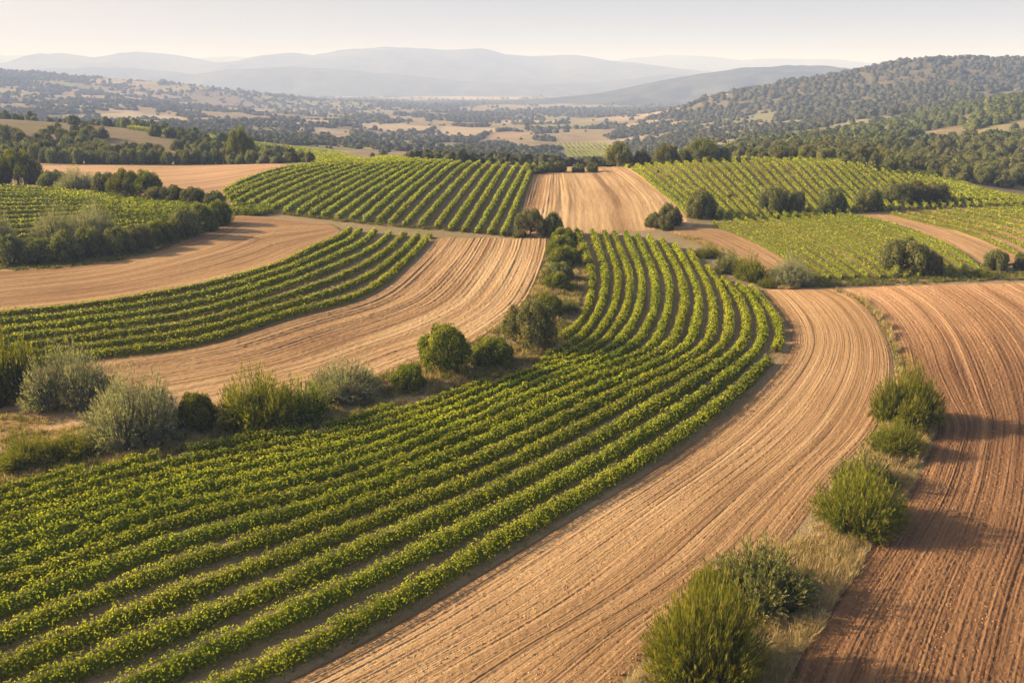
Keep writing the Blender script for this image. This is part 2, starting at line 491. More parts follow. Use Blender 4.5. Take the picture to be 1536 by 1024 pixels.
# ------------------------------------------------------------------ fields (sheets over the ground)
def family(stations, n_rows, maxY=1e9, off=0.0, K=None):
    """stations: list of lists of pixels across the rows (all the same length) -> world (k, station, 2)"""
    W = []
    for st in stations:
        st = np.asarray(st, float)
        w = project(st, maxY, off)
        W.append(w)
    W = np.stack(W, 1)
    if len(W) != n_rows:          # resample across with cubic interpolation
        idx = np.linspace(0, len(W) - 1, n_rows); src = np.arange(len(W))
        out = np.stack([np.stack([np.interp(idx, src, W[:, j, c]) for c in (0, 1)], 1) for j in range(W.shape[1])], 1)
        W = out
    return W

def field(name, guides, nu, nv, mat, maxY=1e9, lift=.06, amp=.0, pitch=.5, rough=.0, tone=None, world_guides=None, ext=(0, 0), clip=None, seed=1, ridge_mix=.25):
    """a soil sheet between guide curves; u across the furrows, v along them"""
    if world_guides is None:
        G = [spline(project(g, maxY), n=nv, ext=ext) for g in guides]
    else:
        G = [spline(g, n=nv, ext=ext) for g in world_guides]
    G = np.stack(G)                                    # (k, nv, 2)
    k = len(G); q = np.linspace(0, k - 1, nu)
    if k > 2:
        Pn = pchip(np.arange(k, dtype=float), G.reshape(k, -1), q).reshape(nu, nv, 2)
    else:
        Pn = G[0][None] * (1 - q[:, None, None]) + G[1][None] * q[:, None, None]
    X, Y = Pn[..., 0], Pn[..., 1]
    wid = np.median(np.linalg.norm(np.diff(Pn, axis=0), axis=2).sum(0))
    ln = np.linalg.norm(np.diff(Pn[nu // 2], axis=0), axis=1).sum()
    U = np.linspace(0, wid, nu)[:, None] + 0 * X; V = np.linspace(0, ln, nv)[None] + 0 * X
    Z = terrain(X, Y) + lift
    if amp:
        Uw = U + .30 * (fbm(U * .4, V * .03, 2, seed) - .5)
        q1 = vnoise(Uw / pitch * 1.9, V * .035, seed); q2 = vnoise(Uw / pitch * 3.7, V * .10, seed + 6)
        reg = .5 + .5 * np.sin(Uw / pitch * 2 * math.pi)
        am = amp * (.5 + 1.0 * vnoise(U / pitch * .4, V * .02, seed + 4))
        Z = Z + am * (.9 * q1 + .5 * q2 + ridge_mix * reg)
    if rough:
        Z = Z + rough * (vnoise(X * 5.3, Y * 5.3, seed + 1) ** 3 + .7 * vnoise(X * 11, Y * 11, seed + 2) ** 2)
    ed = np.minimum(U, wid - U); en = np.minimum(V, ln - V)
    Z = Z - (lift + .10) * (1 - np.clip(np.minimum(ed, en) / 1.3, 0, 1)) ** 2 * (nu > 45)
    tv = .5 + 0 * X if tone is None else tone(q[:, None] / (k - 1) + 0 * X, np.linspace(0, 1, nv)[None] + 0 * X, U, V)
    F = grid_faces(nu, nv)
    if clip is not None:
        px, py = to_px(X, Y, Z)
        ok = inside(clip, px, py).ravel()
        F = F[ok[F].all(1)]
    mb = MB(); mb.add(np.stack([X, Y, Z], -1).reshape(-1, 3), F, tv.ravel(), np.stack([U.ravel(), V.ravel()], 1))
    o = mb.build(name, mat, smooth=True, uv=True)
    return tag(o, kind='structure')

# ---- vine rows
ORD = ["first", "second", "third", "fourth", "fifth", "sixth", "seventh", "eighth", "ninth", "tenth", "eleventh", "twelfth", "thirteenth", "fourteenth", "fifteenth", "sixteenth", "seventeenth", "eighteenth", "nineteenth", "twentieth"]
def ordinal(i):
    if i < 20: return ORD[i]
    t = {2: "twenty", 3: "thirty", 4: "forty"}[(i + 1) // 10]
    if (i + 1) % 10 == 0: return {3: "thirtieth", 4: "fortieth"}[(i + 1) // 10]
    return t + "-" + ORD[(i + 1) % 10 - 1]

def cards(P, D, L, wd, r, tint, N=None):
    """leaf rhombi at P, long axis D (unit), length L, width wd"""
    n = len(P)
    R = r.normal(size=(n, 3)) if N is None else N; S = np.cross(D, R); S /= np.linalg.norm(S, axis=1)[:, None] + 1e-9
    L = np.broadcast_to(np.asarray(L, float), (n,))[:, None]; wd = np.broadcast_to(np.asarray(wd, float), (n,))[:, None]
    v = np.stack([P - D * L * .5, P + S * wd * .5 - D * L * .05, P + D * L * .5, P - S * wd * .5 - D * L * .05], 1)
    return v.reshape(-1, 3), np.arange(n * 4).reshape(-1, 4), np.repeat(tint, 4)

def unit(v): return v / (np.linalg.norm(v, axis=-1, keepdims=True) + 1e-9)

def vine_row(path, h, w, mat, r, clip=None, label=None, group=None, gaps=0.0, stems=False, yellow=.5, dens=1.0, z0=.22, wide=False, spacing=None):
    """one hedge-like row of vines along a world path (n,2)"""
    L = np.concatenate([[0], np.cumsum(np.linalg.norm(np.diff(path, axis=0), axis=1))])
    def at(s): return np.stack([np.interp(s, L, path[:, 0]), np.interp(s, L, path[:, 1])], -1)
    tang = unit(np.gradient(path, axis=0))
    def tan(s): return unit(np.stack([np.interp(s, L, tang[:, 0]), np.interp(s, L, tang[:, 1])], -1))
    sd_ = int(r.integers(1, 9999))
    def ok(s):
        p = at(s)
        if clip is None: o = np.ones(len(s), bool)
        else:
            px, py = to_px(p[:, 0], p[:, 1], terrain(p[:, 0], p[:, 1]) + .5)
            o = inside(clip, px, py)
        if gaps: o &= vnoise(s / 2.2, s * 0, sd_) > gaps
        return o
    dist = np.median(np.hypot(path[:, 0], path[:, 1]))
    def size(s):
        pl = .5 + .5 * np.cos(2 * math.pi * (s / 1.35 + .3 * vnoise(s / 2, s * 0, sd_ + 1)))
        nz_ = 1.0 if dist < 85 else .6
        a = .80 + (.15 if dist < 110 else .05) * pl + nz_ * (.28 * (vnoise(s / .9, s * 0, sd_ + 2) - .4) + .20 * (vnoise(s / 4.5, s * 0, sd_ + 5) - .5))
        return a
    if spacing is not None: wn_ = np.clip(spacing * .66 / w, .5, 1.22)
    else: wn_ = np.clip(1.50 - np.hypot(path[:, 0], path[:, 1]) / 190, .80, 1.18) if wide else np.ones(len(path))
    hn_ = np.ones(len(path)) if spacing is None else np.clip(spacing / 2.0, .68, 1.04)
    def wid_(s): return np.interp(s, L, wn_)
    def hei_(s): return np.interp(s, L, hn_)
    # core
    mb = MB()
    ds = .45 if dist < 90 else .8
    s = np.arange(0, L[-1], ds)
    if len(s) < 3: return None
    p = at(s); t = tan(s); nrm = np.stack([-t[:, 1], t[:, 0]], 1); g = terrain(p[:, 0], p[:, 1]); a = size(s)
    ang = np.linspace(0, math.pi, 7); k = len(ang)
    rr = 1 + .22 * (r.random((len(s), k)) - .5)
    ox = np.cos(ang)[None] * w / 2 * .60 * (a * wid_(s))[:, None] * rr; oz = z0 + np.sin(ang)[None] ** .8 * (h - z0) * .66 * (a * hei_(s))[:, None] * rr
    V = np.stack([p[:, 0:1] + nrm[:, 0:1] * ox, p[:, 1:2] + nrm[:, 1:2] * ox, g[:, None] + oz], -1)
    F = grid_faces(len(s), k); okm = ok(s)
    F = F[np.repeat(okm[:-1] & okm[1:], k - 1)]
    if len(F) == 0: return None
    used = np.zeros(len(s) * k, bool); used[F.ravel()] = True
    remap = np.cumsum(used) - 1
    mb.add(V.reshape(-1, 3)[used], remap[F], .05 + .15 * r.random(int(used.sum())))  # core tinted dark, painting the shade inside the row
    # leaves, denser and smaller where the row is near the camera
    seg = np.arange(0, L[-1], 2.0)
    pm = at(seg + 1.0); dd = np.hypot(pm[:, 0], pm[:, 1])
    infr = np.abs(pm[:, 0]) < pm[:, 1] * .66 + 8
    lsz = np.clip(dd * np.where(dd < 90, .0024, .0018), .125, .46)
    n = (dens * np.where(infr, 1, .3) * 2.0 * 3.0 * (h + w) / 2 * .62 / lsz ** 2 * 1.25).astype(int)
    ss = np.repeat(seg, n) + r.random(n.sum()) * 2.0; ls = np.repeat(lsz, n)
    m = (ss < L[-1]); ss, ls = ss[m], ls[m]
    o = ok(ss); ss, ls = ss[o], ls[o]
    n = len(ss); p = at(ss); t = tan(ss); nr = np.stack([-t[:, 1], t[:, 0]], 1); a = size(ss)
    th = r.uniform(-.25, math.pi + .25, n); rad = .58 + .50 * r.random(n) ** .75
    rad *= .9 + .25 * vnoise(ss * 1.6, th * 2.2, sd_ + 7)
    ox = np.cos(th) * w / 2 * a * wid_(ss) * rad; oz = z0 + np.sign(np.sin(th)) * np.abs(np.sin(th)) ** .8 * (h - z0) * a * hei_(ss) * rad
    P = np.stack([p[:, 0] + nr[:, 0] * ox, p[:, 1] + nr[:, 1] * ox, terrain(p[:, 0], p[:, 1]) + np.maximum(oz, .08)], 1)
    out = np.stack([nr[:, 0] * np.cos(th), nr[:, 1] * np.cos(th), np.sin(th)], 1)
    N = unit(out + r.normal(size=(n, 3)) * .50 + np.array([0, 0, .30]))
    D = unit(out * .25 + r.normal(size=(n, 3)) * .8 + np.array([0, 0, .30])); D = unit(D - N * (D * N).sum(1, keepdims=True) * .75)
    yl = fbm(P[:, 0] / 6, P[:, 1] / 6, 2, 77)
    tint = np.clip(.26 + .60 * r.random(n) + .30 * (yl - .5) * yellow * 2 + .22 * (np.sin(th) - .4), 0, .92)  # leaves on top tinted lighter, sunlit tops put into the colour
    tint = tint - .55 * (1.0 - np.clip(rad, .6, 1.0))  # inner leaves tinted darker: painted shade in the depth of the row
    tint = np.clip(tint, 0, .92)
    tint = np.where(r.random(n) < .002 + .03 * yellow * np.clip(yl - .55, 0, 1) * 4, 1.0, tint)
    mb.add(*cards(P, D, ls * r.uniform(.8, 1.35, n), ls * r.uniform(.65, .95, n), r, tint, N))
    ob = mb.build("vine_row", mat)
    if label: tag(ob, label, "vine row", group)
    if stems:
        sb = MB(); s = np.arange(.4, L[-1], 1.3) + r.uniform(-.15, .15, len(np.arange(.4, L[-1], 1.3)))
        s = s[ok(s)]
        p = at(s); dd = np.hypot(p[:, 0], p[:, 1]); s = s[dd < 110]; p = at(s)
        if len(s):
            g = terrain(p[:, 0], p[:, 1]); c = np.array([[-1, -1], [1, -1], [1, 1], [-1, 1]]) * .03
            lo = np.concatenate([p[:, None] + c[None], np.broadcast_to(g[:, None, None] - .05, (len(s), 4, 1))], -1)
            ln_ = r.normal(0, .06, (len(s), 1, 2))
            hi = np.concatenate([p[:, None] + c[None] * .7 + ln_, np.broadcast_to(g[:, None, None] + .7, (len(s), 4, 1))], -1)
            v = np.concatenate([lo, hi], 1).reshape(-1, 3)
            f = np.array([[0, 1, 5, 4], [1, 2, 6, 5], [2, 3, 7, 6], [3, 0, 4, 7]])
            sb.add(v, ((np.arange(len(s)) * 8)[:, None, None] + f[None]).reshape(-1, 4))
            tr = sb.build("vine_trunks", M['bark'], ob); tag(tr, kind='stuff')
    return ob

def rows(W, h, w, mat, where, side, group, clip=None, ext=(0, 0), seed=1, every=1.0, **kw):
    r = np.random.default_rng(seed)
    for k in range(len(W)):
        path = spline(W[k], ds=.5, ext=ext)
        st = kw.get('stem_rows', ())
        g = kw.get('gap_rows', {}).get(k, kw.get('gap', 0.0))
        sp_ = None
        if kw.get('wide'):
            sp_ = np.full(len(path), 9.0)
            for k2 in (k - 1, k + 1):
                if 0 <= k2 < len(W):
                    q_ = spline(W[k2], ds=.5, ext=ext)
                    sp_ = np.minimum(sp_, np.array([np.sqrt(((q_ - p_) ** 2).sum(1).min()) for p_ in path]))
        vine_row(path, h * r.uniform(.95, 1.06), w * r.uniform(.95, 1.06), mat, r, clip,
                 f"{ordinal(k)} vine row {side}, {where}", group, gaps=g, stems=k in st, yellow=kw.get('yellow', .5), dens=kw.get('dens', 1.0), wide=kw.get('wide', False), spacing=sp_)

# --- F1: the big curving vineyard in the foreground; row 0 is the outer row beside the bare strip
F1 = [
 [(1125, 426), (1105, 423), (1083, 415), (1060, 396), (1034, 374), (1012, 366), (993, 358), (974, 354), (955, 350), (939, 348), (921, 347), (906, 346), (889, 345), (866, 345)],
 [(1143, 445), (1124, 441), (1104, 439), (1085, 436), (1064, 433), (1045, 430), (1025, 428), (1004, 426), (983, 424), (963, 422), (945, 421), (927, 420), (908, 419), (888, 418)],
 [(1167, 483), (1143, 480), (1120, 480), (1094, 480), (1070, 480), (1045, 480), (1021, 480), (996, 480), (974, 480), (950, 480), (929, 480), (909, 480), (889, 480), (870, 479)],
 [(1163, 522), (1135, 521), (1107, 521), (1078, 521), (1051, 521), (1023, 521), (996, 521), (969, 521), (941, 521), (914, 521), (887, 521), (868, 520), (850, 517), (836, 507)],
 [(1046, 630), (1010, 621), (975, 610), (945, 598), (918, 590), (892, 582), (868, 576), (846, 569), (827, 562), (812, 556), (798, 552), (785, 549), (772, 545), (760, 540)],
 [(822, 766), (800, 740), (778, 716), (756, 695), (735, 678), (715, 662), (695, 650), (676, 640), (658, 631), (640, 624), (622, 618), (606, 612), (590, 606), (574, 600)],
 [(510, 940), (510, 882), (510, 835), (510, 797), (510, 767), (510, 743), (510, 722), (510, 701), (510, 684), (510, 668), (510, 654), (510, 642), (510, 631), (510, 621)],
 [(260, 1060), (260, 997), (260, 940), (260, 893), (260, 847), (260, 811), (260, 781), (260, 758), (260, 739), (260, 721), (260, 706), (260, 690), (260, 677), (260, 665)],
 [(60, 1150), (60, 1085), (60, 1020), (60, 975), (60, 925), (60, 886), (60, 854), (60, 827), (60, 803), (60, 782), (60, 764), (60, 746), (60, 730), (60, 716)],
]
W1 = family(F1, 14, off=.65)
C1 = [(-900, 2600), (-900, 722), (0, 722), (60, 713), (150, 697), (250, 683), (330, 663), (400, 651), (480, 641), (510, 631), (560, 614), (620, 602), (700, 578), (760, 562), (806, 548), (822, 528), (845, 500), (862, 460), (870, 400), (855, 345), (866, 338), (1010, 352), (1075, 400), (1125, 414), (1250, 430), (1300, 600), (1200, 900), (900, 2600)]
rows(W1, 1.25, 1.42, M['vine'], "in the big foreground vineyard", "in from the bare tan strip", "vine rows of the foreground vineyard", C1, ext=(0, 40), seed=11, stem_rows=(0, 1), gap_rows={0: .10}, yellow=.9, wide=True)

def offset_path(P, d):
    t = unit(np.gradient(P, axis=0)); return P + np.stack([-t[:, 1], t[:, 0]], 1) * d
p0 = spline(W1[0], n=60, ext=(0, 30)); p13 = spline(W1[13], n=60, ext=(0, 30))
side0 = 1 if (offset_path(p0, 1)[20, 0] > p0[20, 0]) else -1
mids = [spline(W1[k], n=60, ext=(0, 30)) for k in (10, 6, 3)]
field("vineyard_soil", None, 60, 300, M['soil_vine'], world_guides=[offset_path(p13, -side0 * 1.2)] + mids + [offset_path(p0, side0 * 1.6)], lift=.05, amp=.04, pitch=.9,
      clip=[(-900, 2600), (-900, 740), (0, 730), (250, 690), (400, 658), (510, 640), (620, 610), (760, 568), (806, 556), (830, 530), (838, 440), (850, 335), (866, 330), (1010, 345), (1075, 393), (1150, 420), (1250, 430), (1300, 600), (1200, 900), (900, 2600)])

# --- bare tan strip that sweeps round the vineyard
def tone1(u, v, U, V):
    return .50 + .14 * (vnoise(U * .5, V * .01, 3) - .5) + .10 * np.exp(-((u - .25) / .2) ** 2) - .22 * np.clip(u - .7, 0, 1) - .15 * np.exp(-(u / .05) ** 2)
g_out = [(1248, 432), (1282, 447), (1312, 475), (1334, 515), (1342, 550), (1337, 595), (1312, 650), (1268, 700), (1224, 760), (1184, 815), (1112, 872), (1060, 905), (1020, 940), (960, 1000), (900, 1060), (800, 1160)]
pin = spline(offset_path(p0, side0 * 1.15), n=400)
ppx = to_px(pin[:, 0], pin[:, 1], terrain(pin[:, 0], pin[:, 1]))
pin = pin[(ppx[1] > 434) | (ppx[0] < 1100)]
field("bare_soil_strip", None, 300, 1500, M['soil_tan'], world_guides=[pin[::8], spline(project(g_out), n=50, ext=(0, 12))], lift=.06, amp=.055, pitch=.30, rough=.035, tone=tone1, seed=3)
# --- red brown ploughed field on the right
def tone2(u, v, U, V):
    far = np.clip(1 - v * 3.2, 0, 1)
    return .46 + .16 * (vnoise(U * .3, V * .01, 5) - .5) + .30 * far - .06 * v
G2 = [[(1256, 431), (1292, 448), (1322, 476), (1345, 515), (1356, 555), (1380, 600), (1405, 640), (1392, 680), (1364, 740), (1322, 800), (1272, 870), (1238, 920), (1204, 970), (1172, 1040), (1120, 1160)],
      [(1420, 427), (1480, 470), (1530, 540), (1552, 620), (1552, 700), (1540, 790), (1505, 900), (1470, 1040), (1430, 1160)],
      [(1640, 424), (1760, 470), (1860, 560), (1900, 680), (1890, 820), (1850, 960), (1800, 1160)]]
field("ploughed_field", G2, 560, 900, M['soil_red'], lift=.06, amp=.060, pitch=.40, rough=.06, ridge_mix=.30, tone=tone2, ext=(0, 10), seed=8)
# --- F2: left middle vineyard, row 0 beside the pale strip
F2 = [
 [(645, 351), (627, 351), (607, 349), (586, 348), (563, 345), (541, 343), (526, 341)],
 [(606, 392), (590, 387), (573, 380), (556, 373), (538, 366), (520, 361), (504, 357)],
 [(540, 439), (528, 425), (516, 411), (504, 398), (492, 388), (480, 379), (468, 371)],
 [(425, 471), (425, 458), (425, 443), (425, 428), (425, 415), (425, 403), (425, 392)],
 [(300, 508), (300, 494), (300, 480), (300, 465), (300, 452), (300, 439), (300, 427)],
 [(150, 529), (150, 516), (150, 502), (150, 489), (150, 477), (150, 465), (150, 453)],
 [(0, 547), (0, 534), (0, 521), (0, 508), (0, 494), (0, 481), (0, 469)],
]
W2 = family(F2, 7, off=.6)
rows(W2, 1.12, 1.25, M['vine'], "in the middle left vineyard", "up from the tan strip", "vine rows of the middle left vineyard", ext=(0, 35), seed=12, stem_rows=(0,), gap_rows={0: .05}, yellow=.5)
q0 = spline(W2[0], n=80, ext=(0, 30)); q6 = spline(W2[6], n=80, ext=(0, 30))
sg = 1 if offset_path(q0, 1)[40, 1] < q0[40, 1] else -1
field("vineyard_soil", None, 40, 200, M['soil_vine'], world_guides=[offset_path(q0, sg * 1.2), spline(W2[3], n=80, ext=(0, 30)), offset_path(q6, -sg * 1.2)], lift=.05, amp=.04, pitch=.9)

# --- pale strip between it and the hedge; a dark furrow splits it
def tone3(u, v, U, V):
    c = .50
    t = .455 + .12 * (vnoise(U * .5, V * .01, 13) - .5) + .09 * (u > c) - .30 * np.exp(-((u - c) / .014) ** 2) + .12 * np.exp(-((u - c - .03) / .02) ** 2)
    return t
o0 = offset_path(q0, sg * 1.1)
g3b = [(823, 358), (822, 375), (815, 400), (803, 432), (785, 462), (752, 490), (705, 520), (640, 543), (560, 575), (470, 600), (380, 625), (300, 642), (150, 672), (0, 700)]
G3 = spline(project(g3b), n=60, ext=(0, 25))
field("bare_soil_strip", None, 220, 600, M['soil_pale'], world_guides=[o0, G3], lift=.08, amp=.10, pitch=.62, rough=.07, tone=tone3, seed=23)

# --- brown field above it, below the tall left hedge
o6 = offset_path(q6, -sg * 1.1)[:74]
g4 = [(352, 324), (332, 336), (300, 350), (250, 367), (180, 386), (90, 398), (0, 404), (-150, 410)]
g4r = [(500, 337)] + g4
def tone4(u, v, U, V): return .38 + .18 * (vnoise(U * .4, V * .01, 15) - .5) + .10 * np.clip(.3 - v, 0, .3)
field("bare_field", None, 110, 300, M['soil_pale'], world_guides=[np.vstack([o6]), spline(project(g4r), n=60)], lift=.08, amp=.07, pitch=.8, rough=.06, tone=tone4, seed=25)

# --- F3: vineyard on the rise in the middle
b3x = [755, 735, 716, 696, 676, 654, 630, 606, 586, 567, 547, 527, 506, 484, 466, 446, 427, 408, 390, 371, 352, 343, 339, 336]
b3y = [351, 349, 347, 345, 343, 340, 338, 337, 334, 332, 330, 328, 326, 324, 322, 320, 317, 314, 311, 308, 305, 299, 293, 287]
t3x = [794, 782, 767, 751, 736, 720, 703, 686, 669, 654, 640, 627, 614, 601, 588, 574, 559, 545, 530, 516, 500, 484, 470, 457]
k3 = np.arange(24)
t3y = 261 - 12 * (k3 / 23) ** .7
bulge = 9 * (k3 / 23) ** 1.2
B3, T3 = np.stack([b3x, b3y], 1).astype(float), np.stack([t3x, t3y], 1)
st3 = [B3]
for f in (.3, .6, .85):
    s_ = B3 * (1 - f) + T3 * f; s_[:, 1] -= bulge * 4 * f * (1 - f) * .8; st3.append(s_)
st3.append(T3)
W3 = family(st3, 24, maxY=232, off=.5)
rows(W3, 1.4, 1.28, M['vinefar'], "in the vineyard on the central rise", "from the far tan slope", "vine rows on the central rise", ext=(0, 22), seed=13, yellow=.3)
field("vineyard_soil", None, 70, 110, M['soil_vine'], world_guides=[spline(w, n=30, ext=(1.2, 26)) for w in (W3[0] + [1.4, 0], W3[6], W3[12], W3[18], W3[23] - [2, 0])], lift=.06)

# --- F4: left vineyard behind the tall hedge
F4 = [
 [(-60, 372), (-60, 362), (-60, 353), (-60, 344), (-60, 336), (-60, 328), (-60, 321), (-60, 314), (-60, 307), (-60, 300), (-60, 294), (-60, 288), (-60, 282), (-60, 277)],
 [(60, 362), (60, 353), (60, 345), (60, 337), (60, 330), (60, 323), (60, 317), (60, 311), (60, 305), (60, 300), (60, 295), (60, 291), (60, 287), (60, 283)],
 [(180, 345), (180, 337), (180, 331), (180, 325), (180, 320), (180, 316), (180, 312), (180, 309), (180, 306), (180, 303), (180, 301), (180, 299), (180, 297), (180, 295)],
 [(262, 328), (262, 325), (262, 322), (262, 319), (262, 317), (262, 315), (262, 313), (262, 311.5), (262, 310), (262, 308.5), (262, 307), (262, 306), (262, 305), (262, 304)],
]
W4 = family(F4, 14, off=.6)
rows(W4, 1.25, 1.1, M['vinefar'], "in the left vineyard behind the tall hedge", "up from the tall hedge", "vine rows of the left vineyard", ext=(15, 18), seed=14, yellow=1.5)
field("vineyard_soil", None, 30, 60, M['soil_vine'], world_guides=[spline(w, n=30, ext=(15, 20)) for w in (W4[0], W4[6], W4[13])], lift=.05)

# --- brown field behind the olive hedge on the left
g5 = [[(30, 240), (100, 237), (180, 236), (260, 238), (350, 243), (436, 249)], [(40, 275), (120, 280), (190, 283), (260, 280), (340, 270), (430, 253)], [(40, 290), (120, 296), (200, 304), (270, 308), (322, 305), (340, 288)]]
field("bare_field", g5, 60, 110, M['soil_far'], maxY=262, lift=.10, amp=.16, pitch=2.6, tone=lambda u, v, U, V: .50 + .2 * (vnoise(U * .15, V * .01, 35) - .5), seed=26)

# --- far tan slope right of the central rise, with a grassy line
def tone6(u, v, U, V):
    return .60 - .20 * (u < .22) + .10 * (vnoise(U * .3, V * .01, 43) - .5) - .22 * np.exp(-((u - .66) / .02) ** 2) - .14 * np.exp(-((u - .36) / .012) ** 2)
g6 = [[(768, 354), (783, 310), (797, 263)], [(806, 354), (815, 310), (825, 258)], [(868, 353), (866, 305), (850, 256)], [(972, 346), (953, 300), (905, 254)], [(1042, 343), (1022, 310), (986, 278), (944, 251)]]
field("bare_field", g6, 150, 160, M['soil_pale'], maxY=236, lift=.08, amp=.10, pitch=1.1, rough=.08, tone=tone6, ext=(0, 14), seed=27)
field("bare_field", [[(1000, 346), (1045, 362), (1100, 392), (1150, 424), (1190, 436)], [(1035, 338), (1088, 346), (1130, 362), (1185, 392), (1222, 422)]], 60, 100, M['soil_pale'],
      lift=.07, amp=.08, pitch=1.0, rough=.06, tone=lambda u, v, U, V: .44 + 0 * u, seed=28)

# --- F6: vineyard right of the middle, F7 beyond the brown lane, F5 on the right rise
F6 = [[(1070, 333), (1272, 321)], [(1112, 351), (1335, 336)], [(1166, 377), (1405, 362)], [(1226, 417), (1478, 409)]]
F6 = [[tuple(np.array(a[0]) * (1 - q) + np.array(a[1]) * q - np.array([0, 5 * math.sin(math.pi * q) * (j == 0)])) for q in np.linspace(0, 1, 14)] for j, a in enumerate(F6)]
W6 = family(F6, 14, off=.5)
rows(W6, 1.0, .82, M['vinefar'], "in the vineyard above the red field", "from the track corner", "vine rows above the red field", seed=15, yellow=.3)
F7 = [[(1338, 319), (1590, 304)], [(1432, 342), (1720, 318)], [(1540, 386), (1870, 352)], [(1640, 436), (2000, 380)]]
F7 = [[tuple(np.array(a[0]) * (1 - q) + np.array(a[1]) * q) for q in np.linspace(0, 1, 12)] for a in F7]
W7 = family(F7, 12, off=.5)
rows(W7, 1.0, .8, M['vinefar'], "in the yellowing vineyard at the right edge", "from the brown lane", "vine rows at the right edge", seed=16, yellow=1.5)
A5 = spline(np.array([(947, 252), (1010, 246), (1090, 242), (1170, 240), (1240, 244), (1300, 251), (1370, 262), (1450, 280), (1540, 299)], float), n=44)
B5 = spline(np.array([(1037, 323), (1100, 327), (1165, 326), (1240, 321), (1300, 316), (1370, 312), (1440, 309), (1520, 306), (1600, 305)], float), n=44)
st5 = [B5, B5 * .66 + A5 * .34 - [0, 2], B5 * .33 + A5 * .67 - [0, 2], A5]
W5 = family(st5, 44, maxY=228, off=.5)
rows(W5, 1.15, 1.0, M['vinefar'], "on the broad right-hand rise", "from the far tan slope", "vine rows on the right rise", ext=(0, 16), seed=17, yellow=.6, gap=.04)
field("vineyard_soil", None, 60, 60, M['soil_vine'], world_guides=[spline(w, n=30, ext=(2, 18)) for w in (W5[0] - [1.5, 0], W5[11], W5[22], W5[33], W5[43])], lift=.06)
field("vineyard_soil", None, 30, 60, M['soil_vine'], world_guides=[spline(w, n=30, ext=(2, 2)) for w in (W6[0], W6[7], W6[13])], lift=.05)
field("vineyard_soil", None, 30, 60, M['soil_far'], world_guides=[spline(w, n=30, ext=(2, 2)) for w in (W7[0], W7[6], W7[11])], lift=.05)
field("bare_field", [[(1268, 322), (1340, 336), (1412, 362), (1484, 404)], [(1335, 319), (1402, 334), (1476, 360), (1545, 392)]], 40, 70, M['soil_pale'], lift=.07, amp=.08, pitch=1.3, rough=.05, tone=lambda u, v, U, V: .46 + 0 * u, seed=29)

# --- F8: pale green vineyard strip far behind the lone tree
F8 = [[(192, 188.0), (192, 192)], [(270, 197), (270, 204)], [(350, 208), (350, 222)], [(430, 219), (430, 236)], [(520, 233), (500, 246)], [(620, 246), (560, 250)]]
F8 = [[tuple(np.array(a[0]) * (1 - q) + np.array(a[1]) * q) for q in np.linspace(0, 1, 9)] for a in F8]
W8 = family(F8, 9, maxY=480, off=.5)
rows(W8, 1.8, 2.6, M['vinefar'], "in the pale strip behind the lone tree", "from its far edge", "vine rows of the pale far strip", seed=18, yellow=1.0)

# --- F9: small vineyard down in the valley
F9 = [[(838, 214), (905, 213)], [(845, 224), (915, 222)], [(860, 236), (935, 232)]]
F9 = [[tuple(np.array(a[0]) * (1 - q) + np.array(a[1]) * q) for q in np.linspace(0, 1, 11)] for a in F9]
W9 = family(F9, 11, maxY=1100, off=.5)
rows(W9, 1.2, 1.3, M['vinefar'], "in the small vineyard down in the valley", "from its left edge", "vine rows down in the valley", seed=19, gap=.1)
# ------------------------------------------------------------------ plants: unit meshes (radius 1, height 1), shared by copies
M['grey'] = leaf_mat("sage_leaves", (.10, .11, .06), (.27, .265, .16), (.50, .46, .30), .30, .2, (.38, .20, .08))
M['green'] = leaf_mat("shrub_leaves", (.050, .070, .012), (.17, .185, .024), (.40, .36, .055), .42, .2)
M['olive'] = leaf_mat("olive_leaves", (.070, .080, .030), (.18, .19, .065), (.38, .36, .14), .36, .3, (.32, .22, .08))
M['dark'] = leaf_mat("oak_leaves", (.050, .062, .022), (.145, .150, .052), (.32, .28, .11), .34, .45)
M['straw'] = leaf_mat("dry_grass", (.22, .16, .07), (.42, .32, .16), (.58, .46, .26), .30, .1)
M['grass'] = leaf_mat("green_grass", (.07, .085, .02), (.15, .16, .04), (.34, .28, .11), .35, .1)

def blob(r, c, R, nz, seed, seg=14, rings=9, tint=(.05, .3)):
    """noisy closed lobe as quads"""
    th = np.linspace(0, 2 * math.pi, seg + 1); ph = np.linspace(-math.pi / 2, math.pi / 2, rings)
    P = np.stack([np.cos(ph)[:, None] * np.cos(th)[None], np.cos(ph)[:, None] * np.sin(th)[None], np.sin(ph)[:, None] + 0 * th[None]], -1)
    k = 1 + nz * (vnoise(P[..., 0] * 2.3 + P[..., 2] * 1.7 + seed, P[..., 1] * 2.3 - P[..., 2] * 1.1, seed) - .5)
    V = np.asarray(c) + P * k[..., None] * np.asarray(R)
    V[..., 2] = np.maximum(V[..., 2], .01)
    return V.reshape(-1, 3), grid_faces(rings, seg + 1), tint[0] + (tint[1] - tint[0]) * r.random(rings * (seg + 1))

def tube(P, R, k=5):
    P = np.asarray(P, float); n = len(P)
    t = unit(np.gradient(P, axis=0)); s = unit(np.cross(t, [0.3, 1, .1])); u = np.cross(t, s)
    a = np.linspace(0, 2 * math.pi, k + 1)
    V = P[:, None] + (np.cos(a)[None, :, None] * s[:, None] + np.sin(a)[None, :, None] * u[:, None]) * np.asarray(R)[:, None, None]
    return V.reshape(-1, 3), grid_faces(n, k + 1)

